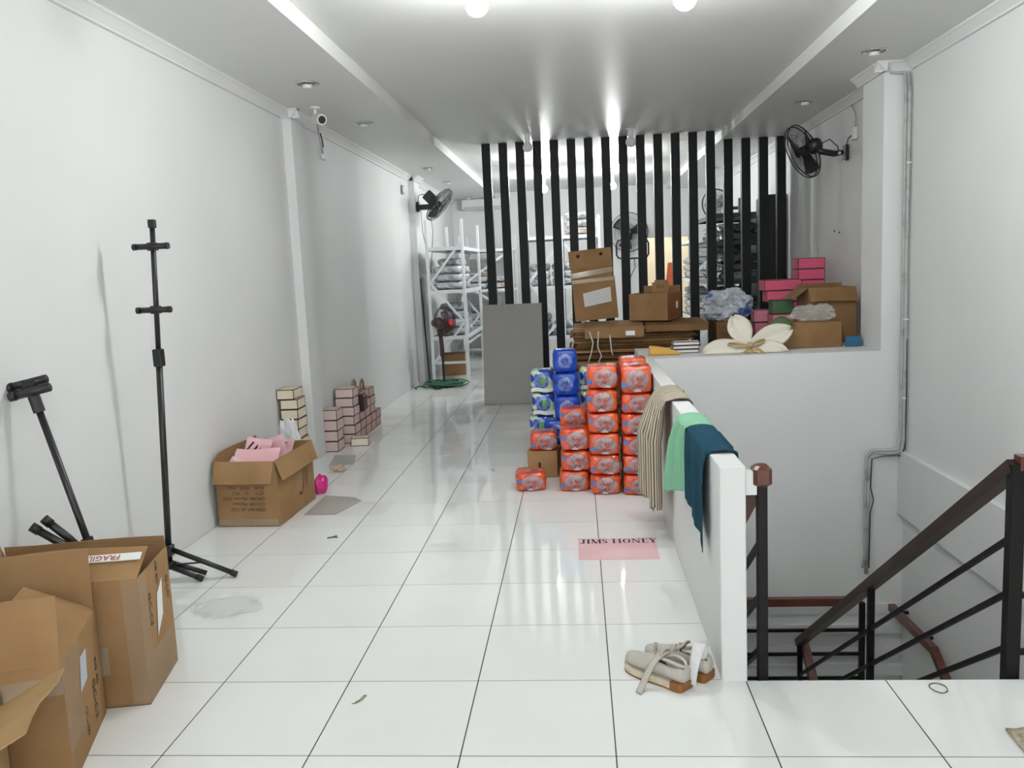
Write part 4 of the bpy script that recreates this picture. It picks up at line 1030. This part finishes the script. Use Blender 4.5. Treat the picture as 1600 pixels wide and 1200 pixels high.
# ================================================================== CABLES ON THE RIGHT COLUMN
cb = thing('cable_bundle', 'grey conduits and cables running down the corner of the right column', 'cables', (2.33, 4.08, 0))
runs = [([(.045, -.035, 2.84), (.055, -.04, 2.70), (.052, -.04, 1.6), (.056, -.04, .12), (.045, -.03, .03), (-.02, -.02, .015), (-.16, -.02, .03), (-.195, -.02, -.02), (-.20, -.02, -.4), (-.205, -.02, -.95)], .015),
        ([(-.08, -.03, 2.85), (.02, -.035, 2.84), (.030, -.035, 2.68), (.032, -.035, 1.2), (.034, -.035, .20), (.02, -.03, .05), (-.05, -.025, .04), (-.17, -.03, .045), (-.215, -.03, .0), (-.222, -.02, -.30), (-.215, -.02, -.80), (-.235, -.02, -.90)], .010),
        ([(.062, -.05, .9), (.064, -.055, .5), (.06, -.05, .06), (.04, -.04, .0), (-.10, -.04, .0), (-.18, -.04, -.02), (-.185, -.03, -.25), (-.16, -.03, -.35), (-.185, -.03, -.45), (-.19, -.03, -.9)], .004)]
for k, (p, r) in enumerate(runs): obj('conduit' if k == 0 else 'cable', MB().tube(p, r, 7), GPIPE if k < 2 else BLACKP, cb, smooth=True)
for zz in (2.2, 1.05, .45): obj('clip', MB().box(.036, .070, -.056, -.028, zz - .006, zz + .006), WPLAST, cb)

# ================================================================== FANS
def fan_head(parent, c, nrm, R, back, m=BLACKP, wires=60, blades=3, bm=None):
    """guard, blades, motor; nrm = direction of the air"""
    q = Vector((0, 0, 1)).rotation_difference(Vector(nrm).normalized()).to_matrix().to_4x4()
    mx = Matrix.Translation(c) @ q
    g_ = MB()
    circ = lambda r, z: [(r * cos(2 * pi * k / 28), r * sin(2 * pi * k / 28), z) for k in range(28)]
    for r, z in ((R, 0), (R * .985, .03), (R * .72, .055), (R * .4, .065), (R * .72, -.045), (R * .4, -.055)): g_.tube(circ(r, z), .0055 if r > R * .9 else .0018, 5, closed=True, mx=mx)
    obj('guard_ring', g_, BLACKP, parent)
    wr_ = MB()
    for k in range(wires):
        a = 2 * pi * k / wires; d = Vector((cos(a), sin(a), 0))
        wr_.tube([d * R, d * R * .72 + Vector((0, 0, .055)), d * R * .18 + Vector((0, 0, .068))], .0011, 4, mx=mx, caps=False)
        wr_.tube([d * R, d * R * .72 + Vector((0, 0, -.045)), d * R * .22 + Vector((0, 0, -.058))], .0011, 4, mx=mx, caps=False)
    o = obj('guard_wires', wr_, BLACKP, parent); o['kind'] = 'stuff'
    obj('hub', MB().lathe([(.0, .045), (.03, .043), (.045, .03), (.045, -.02)], 16, mx=mx), m, parent)
    obj('badge', MB().lathe([(R * .17, .066), (R * .17, .072), (R * .12, .076)], 16, mx=mx), m, parent)
    for k in range(blades):
        b = MB(); a0 = 2 * pi * k / blades
        b.grid(6, 7, lambda u, v: tuple(mx @ Vector((
            (.04 + (R * .86 - .04) * v) * cos(a0 + (u - .5) * (1.05 - .15 * v)), (.04 + (R * .86 - .04) * v) * sin(a0 + (u - .5) * (1.05 - .15 * v)), (u - .5) * .05))))
        obj('blade', b, bm or m, parent, smooth=True, solid=.003)
    obj('motor', MB().lathe([(.035, -.045), (.062, -.06), (.068, -.09), (.066, -back * .75), (.05, -back), (.02, -back - .01)], 18, mx=mx), m, parent, smooth=True)
    return mx
# wall fan on the right
fr = thing('wall_fan', 'black wall fan on the right wall near the slats, facing away', 'fan', (2.40, 5.55, 2.46))
n_ = Vector((-.66, .66, -.30)).normalized(); c_ = Vector((-.375, -.02, .045))
fan_head(fr, c_, n_, .250, .16)
pv = c_ - n_ * .13
obj('arm', MB().tube([pv + Vector((0, 0, -.03)), pv + Vector((.03, -.02, -.065)), (-.12, -.06, .0), (-.045, -.04, .01)], [.026, .028, .028, .024], 10), BLACKP, fr, smooth=True)
obj('wall_bracket', MB().bbox(-.03, -.002, -.09, .0, -.055, .075, .006), BLACKP, fr)
obj('knob', MB().lathe([(.014, -.045), (.014, .045)], 10, mx=Matrix.Translation((-.085, -.055, .0)) @ Matrix.Rotation(pi / 2, 4, 'X')), CHROME, fr)
obj('cord', MB().tube([pv + Vector((.03, -.05, 0)), pv + Vector((.09, -.07, .03)), (-.10, -.09, .06), (-.09, -.09, .02)], .005, 6).tube([(-.02, -.08, .06), (-.02, -.13, .12), (-.02, -.22, .13)], .005, 6).tube([(-.02, -.06, -.04), (-.03, -.10, -.07), (-.02, -.14, -.06)], .006, 6), BLACKP, fr, smooth=True)
so = thing('wall_socket', 'white socket with a cord on the wall beside the right column', 'socket', (2.409, 5.28, 2.60))
obj('plate', MB().bbox(-.035, -.001, -.035, .035, -.055, .055, .006), WPLAST, so)
obj('cord', MB().tube([(-.012, .0, .055), (-.012, .0, .13), (-.014, .03, .20), (-.02, .10, .26)], .006, 6), GPIPE, so, smooth=True)
# wall fan on the left
fl_ = thing('wall_fan', 'black wall fan on the far left column above the white rack', 'fan', (-2.315, 9.58, 2.51))
n_ = Vector((.76, -.15, -.63)).normalized(); c_ = Vector((.33, -.08, .015))
fan_head(fl_, c_, n_, .262, .16)
pv = c_ - n_ * .12
obj('housing', MB().bbox(-.075, .075, -.06, .06, -.075, .075, .012, mx=Matrix.Translation(c_ - n_ * .165) @ Matrix.Rotation(-.75, 4, 'Y')), BLACKP, fl_)
obj('arm', MB().bbox(.02, .235, -.035, .035, -.045, .03, .008), BLACKP, fl_)
obj('wall_bracket', MB().bbox(.001, .035, -.05, .05, -.07, .07, .006), BLACKP, fl_)
obj('cord', MB().tube([(.20, -.05, .13), (.10, -.05, .17), (.04, -.04, .15), (.03, -.04, .05)], .006, 6).tube([(.06, -.03, -.05), (.07, -.04, -.35), (.13, -.05, -.75), (.16, -.05, -.95)], .004, 6).tube([(.19, -.05, -.05), (.22, -.05, -.35), (.18, -.05, -.75), (.16, -.05, -.95)], .004, 6), BLACKP, fl_, smooth=True)
# pedestal fan
pf = thing('pedestal_fan', 'dark red pedestal fan standing in a green coil before the white rack', 'fan', (-1.955, 8.93, 0))
obj('base', MB().lathe([(.17, 0), (.17, .012), (.14, .022), (.03, .03), (.022, .05)], 20), BLACKP, pf, smooth=False)
obj('pole', MB().tube([(0, 0, .03), (0, 0, .45)], .016, 10), BLACKP, pf); obj('upper_pole', MB().tube([(0, 0, .42), (-.015, 0, .78)], [.034, .028], 10), REDPL, pf)
n_ = Vector((.80, -.50, .10)).normalized(); c_ = Vector((.055, -.05, .90))
fan_head(pf, c_, n_, .20, .20, m=REDPL, bm=REDPL)
obj('switch_box', MB().bbox(-.05, .04, -.045, .045, .70, .80, .012), REDPL, pf)
obj('red_badge', MB().lathe([(.045, -.006), (.045, .006)], 14, mx=Matrix.Translation(c_ + Vector((.10, -.055, -.01))) @ Vector((0, 0, 1)).rotation_difference(n_).to_matrix().to_4x4()), REDBR, pf)
# big round fan on the back wall
bf = thing('round_fan', 'round black fan on a tube frame seen through the slats', 'fan', (.93, 13.69, 2.13))
fan_head(bf, Vector((-.02, -.30, .03)), Vector((-.25, -.95, 0)), .36, .16)
rc = MB().tube([(-.16, -.26, -.10), (-.22, -.26, -.12), (-.25, -.26, -.18), (-.25, -.26, -.38), (-.22, -.26, -.43), (-.16, -.26, -.45), (.25, -.26, -.45), (.31, -.26, -.43), (.34, -.26, -.38), (.34, -.26, -.18), (.31, -.26, -.12), (.25, -.26, -.10)], .017, 8)
obj('tube_frame', rc, BLACK, bf, smooth=True); obj('wall_bracket', MB().bbox(-.05, .05, -.16, -.003, -.10, .10, .01), BLACKP, bf)
obj('cord', MB().tube([(.08, -.2, -.45), (.09, -.18, -.62), (.02, -.15, -.75), (-.04, -.12, -.95)], .008, 6), BLACKP, bf, smooth=True)
# wall fan behind the slats on the right
f4 = thing('wall_fan', 'pale wall fan behind the slats on the right', 'fan', (2.40, 10.6, 2.33))
n_ = Vector((-.55, -.80, -.25)).normalized(); c_ = Vector((-.36, -.16, .06))
fan_head(f4, c_, n_, .23, .15, m=GPIPE)
obj('arm', MB().tube([c_ - n_ * .13, (-.10, -.05, .0), (-.002, -.03, .0)], .025, 8), BLACKP, f4, smooth=True)

# ================================================================== WHITE AND DARK RACKS
def rack(name, label, x0, x1, y0, y1, H, shelves, m, brace='end', cols=None):
    t = thing(name, label, 'rack', (x0, y0, 0)); W, D = x1 - x0, y1 - y0; p = .042
    xs = cols or [0, W]
    for x in xs:
        for y in (0, D): obj('post', MB().bbox(x - p / 2, x + p / 2, y - p / 2, y + p / 2, 0, H, .004), m, t)
    for z in shelves:
        for y in (0, D): obj('beam', MB().box(p / 2, W - p / 2, y - .015, y + .015, z - .05, z), m, t)
        for x in (0, W): obj('beam', MB().box(x - .013, x + .013, p / 2, D - p / 2, z - .05, z), m, t)
        obj('shelf_board', MB().box(p / 2, W - p / 2, .016, D - .016, z - .012, z + .003), SHELFG, t)
    if brace == 'end':
        zs_ = [.30] + [shelves[0] + .55, ] + [shelves[-1] + .02]
        for y in (0, D):
            pts = [(p / 2, .30), (W - p / 2, .86), (p / 2, 1.42), (W - p / 2, 1.98)]
            for (a, za), (b, zb) in zip(pts, pts[1:]): obj('brace', MB().bar((a, y, za), (b, y, zb), .022, .03), m, t)
            obj('brace', MB().bar((p / 2, y, .29), (W - p / 2, y, .29), .02, .035), m, t)
    else:
        for a0, a1 in zip(xs, xs[1:]):
            pts = [(a0 + p, .30), (a1 - p, .82), (a0 + p, 1.35), (a1 - p, 1.9)] if int(a0 * 10) % 2 == 0 else [(a1 - p, .30), (a0 + p, .82), (a1 - p, 1.35), (a0 + p, 1.9)]
            for (a, za), (b, zb) in zip(pts, pts[1:]): obj('brace', MB().bar((a, -.025, za), (b, -.025, zb), .02, .035), m, t)
    return t
rack('storage_rack', 'white steel rack by the far left wall, outside the slats', -2.155, -1.655, 9.30, 11.2, 2.30, [.67, 1.32, 1.92], WRACK)
rack('storage_rack', 'white steel rack seen through the slats behind the cardboard pile', -.83, .27, 10.0, 10.95, 2.30, [.56, 1.30, 2.03], WRACK, 'face', [0, .55, 1.1])
rack('storage_rack', 'grey steel rack along the back wall behind the white left rack', -2.1, -1.2, 12.3, 13.3, 2.2, [.6, 1.25, 1.95], WRACK, 'none')
rack('storage_rack', 'dark steel rack behind the slats on the right', 1.70, 2.33, 8.55, 10.2, 2.45, [.75, 1.30, 1.80, 2.15], DRACK, 'none')
rack('storage_rack', 'pale rack behind the slats beside the doorway', 1.72, 2.33, 11.0, 12.6, 2.2, [.7, 1.3, 1.9], WRACK, 'none')
def bundle_mesh(w, d, h, seed, m):
    bm = pillow(w, d, h, seed, n=6, pw=4, amp=.035)
    me = bpy.data.meshes.new('garment_bundle'); bm.to_mesh(me); bm.free(); me.materials.append(m); return me
BM = [bundle_mesh(.30, .34, .11, 10 + k, GARM[(0, 1, 0, 2, 3, 3)[k]]) for k in range(6)]
rr = random.Random(21)
LV = ['lowest', 'second up', 'third up', 'fourth up', 'fifth up', 'sixth up', 'seventh up', 'eighth up']
def fill(x0, x1, y0, y1, z, zmax, label, group, kinds, dens=1.25, h=.11, hidden_back=False):
    w = .29; nx = max(1, int((x1 - x0) / w)); ny = max(1, int((y1 - y0) / .36))
    px = (x1 - x0) / nx; py = (y1 - y0) / ny
    for i in range(nx):
        for j in range(ny):
            nz = max(1, int((zmax - z) / h * rr.uniform(.55, 1.0) * dens))
            for k in range(nz):
                o = link('garment_bundle', BM[rr.choice(kinds)], None, (x0 + px * (i + .5), y0 + py * (j + .5), z + k * (h + .001)), (0, 0, rr.uniform(-.05, .05)))
                o.scale = (px / .31 * .93, py / .35 * .93, h / .11)
                cw = ['left', 'right'] if nx == 2 else ['left', 'middle', 'right'] if nx == 3 else ['single'] if nx == 1 else ['stack %s' % q for q in 'abcdef']
                tag(o, label + ', ' + cw[i] + ' ' + ['front', 'second', 'third', 'fourth', 'fifth'][j] + ' stack, ' + LV[k], 'garment bundle', group)
fill(-2.13, -1.68, 9.34, 10.5, 1.324, 1.80, 'wrapped garments on the white left rack, middle shelf', 'bundles on the left rack', (0, 0, 1, 2, 3))
fill(-2.13, -1.68, 9.34, 10.5, .674, 1.08, 'wrapped garments on the white left rack, low shelf', 'bundles on the left rack', (0, 1, 1, 2))
fill(-2.07, -1.23, 12.33, 13.25, 1.254, 1.75, 'wrapped garments on the back wall rack, middle shelf', 'bundles on the back rack', (1, 3, 2), .8)
fill(-2.07, -1.23, 12.33, 13.25, .604, 1.1, 'wrapped garments on the back wall rack, low shelf', 'bundles on the back rack', (1, 0, 2), .8)
fill(-.80, .24, 10.03, 10.4, 1.304, 1.80, 'wrapped garments behind the slats, middle shelf', 'bundles behind the slats', (0, 1, 2))
fill(-.80, .24, 10.03, 10.4, .564, 1.02, 'wrapped garments behind the slats, low shelf', 'bundles behind the slats', (0, 1, 1))
fill(-.25, .24, 10.03, 10.4, 2.034, 2.42, 'pale wrapped garments behind the slats, top shelf', 'bundles behind the slats', (3, 0, 3))
for z0, z1, nm in ((.754, 1.18, 'lowest'), (1.304, 1.70, 'second'), (1.804, 2.05, 'third')):
    fill(1.73, 2.30, 8.60, 10.1, z0, z1, 'dark wrapped garments, %s shelf of the dark rack' % nm, 'bundles on the dark rack', (4, 5, 1, 5))
for z0, z1, nm in ((.704, 1.15, 'lowest'), (1.304, 1.75, 'middle')):
    fill(1.75, 2.30, 11.05, 12.5, z0, z1, 'pale wrapped garments, %s shelf beside the doorway' % nm, 'bundles by the doorway', (0, 1, 3))
carton('carton', 'brown carton standing on the floor under the white left rack', .36, .36, .32, (-2.02, 10.35, 0), .1, [], m=CARD)
o = [o for o in bpy.data.objects if o.get('label') == 'brown carton standing on the floor under the white left rack'][0]
obj('lid', MB().box(-.18, .18, -.18, .18, .3205, .3245), CARD, o)
# green hose coil
rr = random.Random(4); pts = []
for k in range(230):
    a = k * .37; r = .15 + .08 * sin(k * .083) + .05 * sin(k * .31)
    pts.append((-1.955 + .02 * sin(k * .05) + r * 1.25 * cos(a), 8.93 + r * .95 * sin(a), .045 + .018 * sin(k * .7) + .012 * sin(k * .23)))
tag(obj('hose_coil', MB().tube(pts, .010, 5), ROPEG, smooth=True), 'tangled green hose coiled round the pedestal fan base', 'hose')
tag(obj('power_cord', MB().tube([(-2.30, 8.70, .006), (-2.36, 8.85, .006), (-2.32, 9.05, .006), (-2.25, 8.95, .006), (-2.20, 8.80, .006)], .006, 6), BLACKP, smooth=True), 'dark power cord on the floor by the far left column', 'cord')
tag(obj('floor_pole', MB().tube([(-2.235, 9.36, .0), (-2.29, 9.40, 1.5)], .011, 8), BLACK), 'thin dark pole leaning in the far left corner beside the rack', 'pole')
tag(obj('plug_adapter', MB().bbox(-2.05, -1.96, 8.62, 8.66, .001, .03, .006), BLACKP), 'small black adapter on the floor before the green hose', 'adapter')

bc = thing('cabinet_stand_in', 'black cabinet shape standing in for the dark area behind the rightmost slats', 'cabinet', (2.30, 8.08, 0))  # stand-in for an unidentified dark area; the cabinet form is made up
obj('body', MB().bbox(-.105, .105, -.30, .30, 0, 2.30, .004), BLACKP, bc)
obj('door', MB().bbox(-.118, -.106, -.29, .29, .02, 2.28, .003), BLACKP, bc)
obj('handle', MB().tube([(-.135, -.22, 1.0), (-.135, -.22, 1.2)], .006, 8), CHROME, bc)
# ================================================================== SMALL WALL FITTINGS
for yy, zz, l in ((5.904, 1.784, 'small dark wall plug, left of the two on the right wall'), (5.745, 1.765, 'small dark wall plug, right of the two on the right wall')): 
    tag(obj('wall_plug', MB().lathe([(.009, 0), (.009, .006), (.004, .008)], 10, mx=Matrix.Translation((2.4095, yy, zz)) @ Matrix.Rotation(-pi / 2, 4, 'Y')), BLACKP), l, 'wall plug', 'dark wall plugs')

cc = thing('security_camera', 'small white security camera under the left ceiling band', 'camera', (-2.14, 4.40, ZS)); cc.scale = (1.2, 1.2, 1.2)
obj('mount', MB().lathe([(.035, -.001), (.035, -.014), (.012, -.018), (.012, -.06)], 16), WPLAST, cc)
q = Matrix.Translation((.03, -.02, -.085)) @ Vector((0, 0, 1)).rotation_difference(Vector((.62, -.74, -.25)).normalized()).to_matrix().to_4x4()
obj('housing', MB().lathe([(.02, -.07), (.034, -.06), (.036, .03), (.036, .045)], 16, mx=q), WPLAST, cc)
obj('lens', MB().lathe([(.026, .046), (.026, .049), (.012, .050)], 16, mx=q), BLACKP, cc)
obj('cord', MB().tube([(.0, .03, -.09), (-.01, .08, -.16), (-.05, .25, -.20), (-.10, .45, -.24)], .006, 6), GPIPE, cc, smooth=True)
jb = thing('junction_box', 'white junction box on the left wall below the security camera', 'junction box', (XLB + .001, 5.38, 2.70))
obj('box', MB().bbox(0, .035, -.04, .04, -.055, .055, .006), WPLAST, jb)
obj('cord', MB().tube([(.018, 0, .055), (.02, -.02, .11), (.03, -.10, .17)], .006, 6), BLACKP, jb, smooth=True)
sw = thing('light_switch', 'grey switch plate on the left wall before the far column', 'switch', (XLB + .013, 8.97, 2.70))
obj('plate', MB().bbox(0, .014, -.05, .05, -.06, .06, .004), mat('grey_plate', (.35, .36, .36), .5), sw)
obj('rocker', MB().box(.0145, .018, -.025, .025, -.03, .03), WPLAST, sw)
ac = thing('air_conditioner', 'white wall unit high on the back wall at the left', 'air conditioner', (-1.75, 13.699, 2.72))
obj('body', MB().bbox(-.45, .45, -.20, -.001, 0, .20, .02), WPLAST, ac); obj('louver', MB().box(-.40, .40, -.212, -.201, .015, .055), mat('vent_grey', (.5, .51, .51), .5), ac)
gc = thing('hanging_cloth', 'orange cloth hanging in the bright doorway behind the slats', 'cloth', (1.72, 13.60, 1.15))
obj('cloth', MB().grid(9, 12, lambda u, v: (-.13 + .26 * u * (1 - .45 * v) + .05 * v, .02 * sin(u * 9), .42 * v)), ORANGEC, gc, smooth=True, solid=.006)
obj('lower_cloth', MB().grid(9, 8, lambda u, v: (-.15 + .32 * u, .02 * sin(u * 9) , -.30 + .30 * v)), PAPERW, gc, smooth=True, solid=.006)
obj('hanging_cord', MB().tube([(.02, 0, .41), (.02, .10, .60), (.02, .13, .90)], .006, 6), BLACKP, gc)
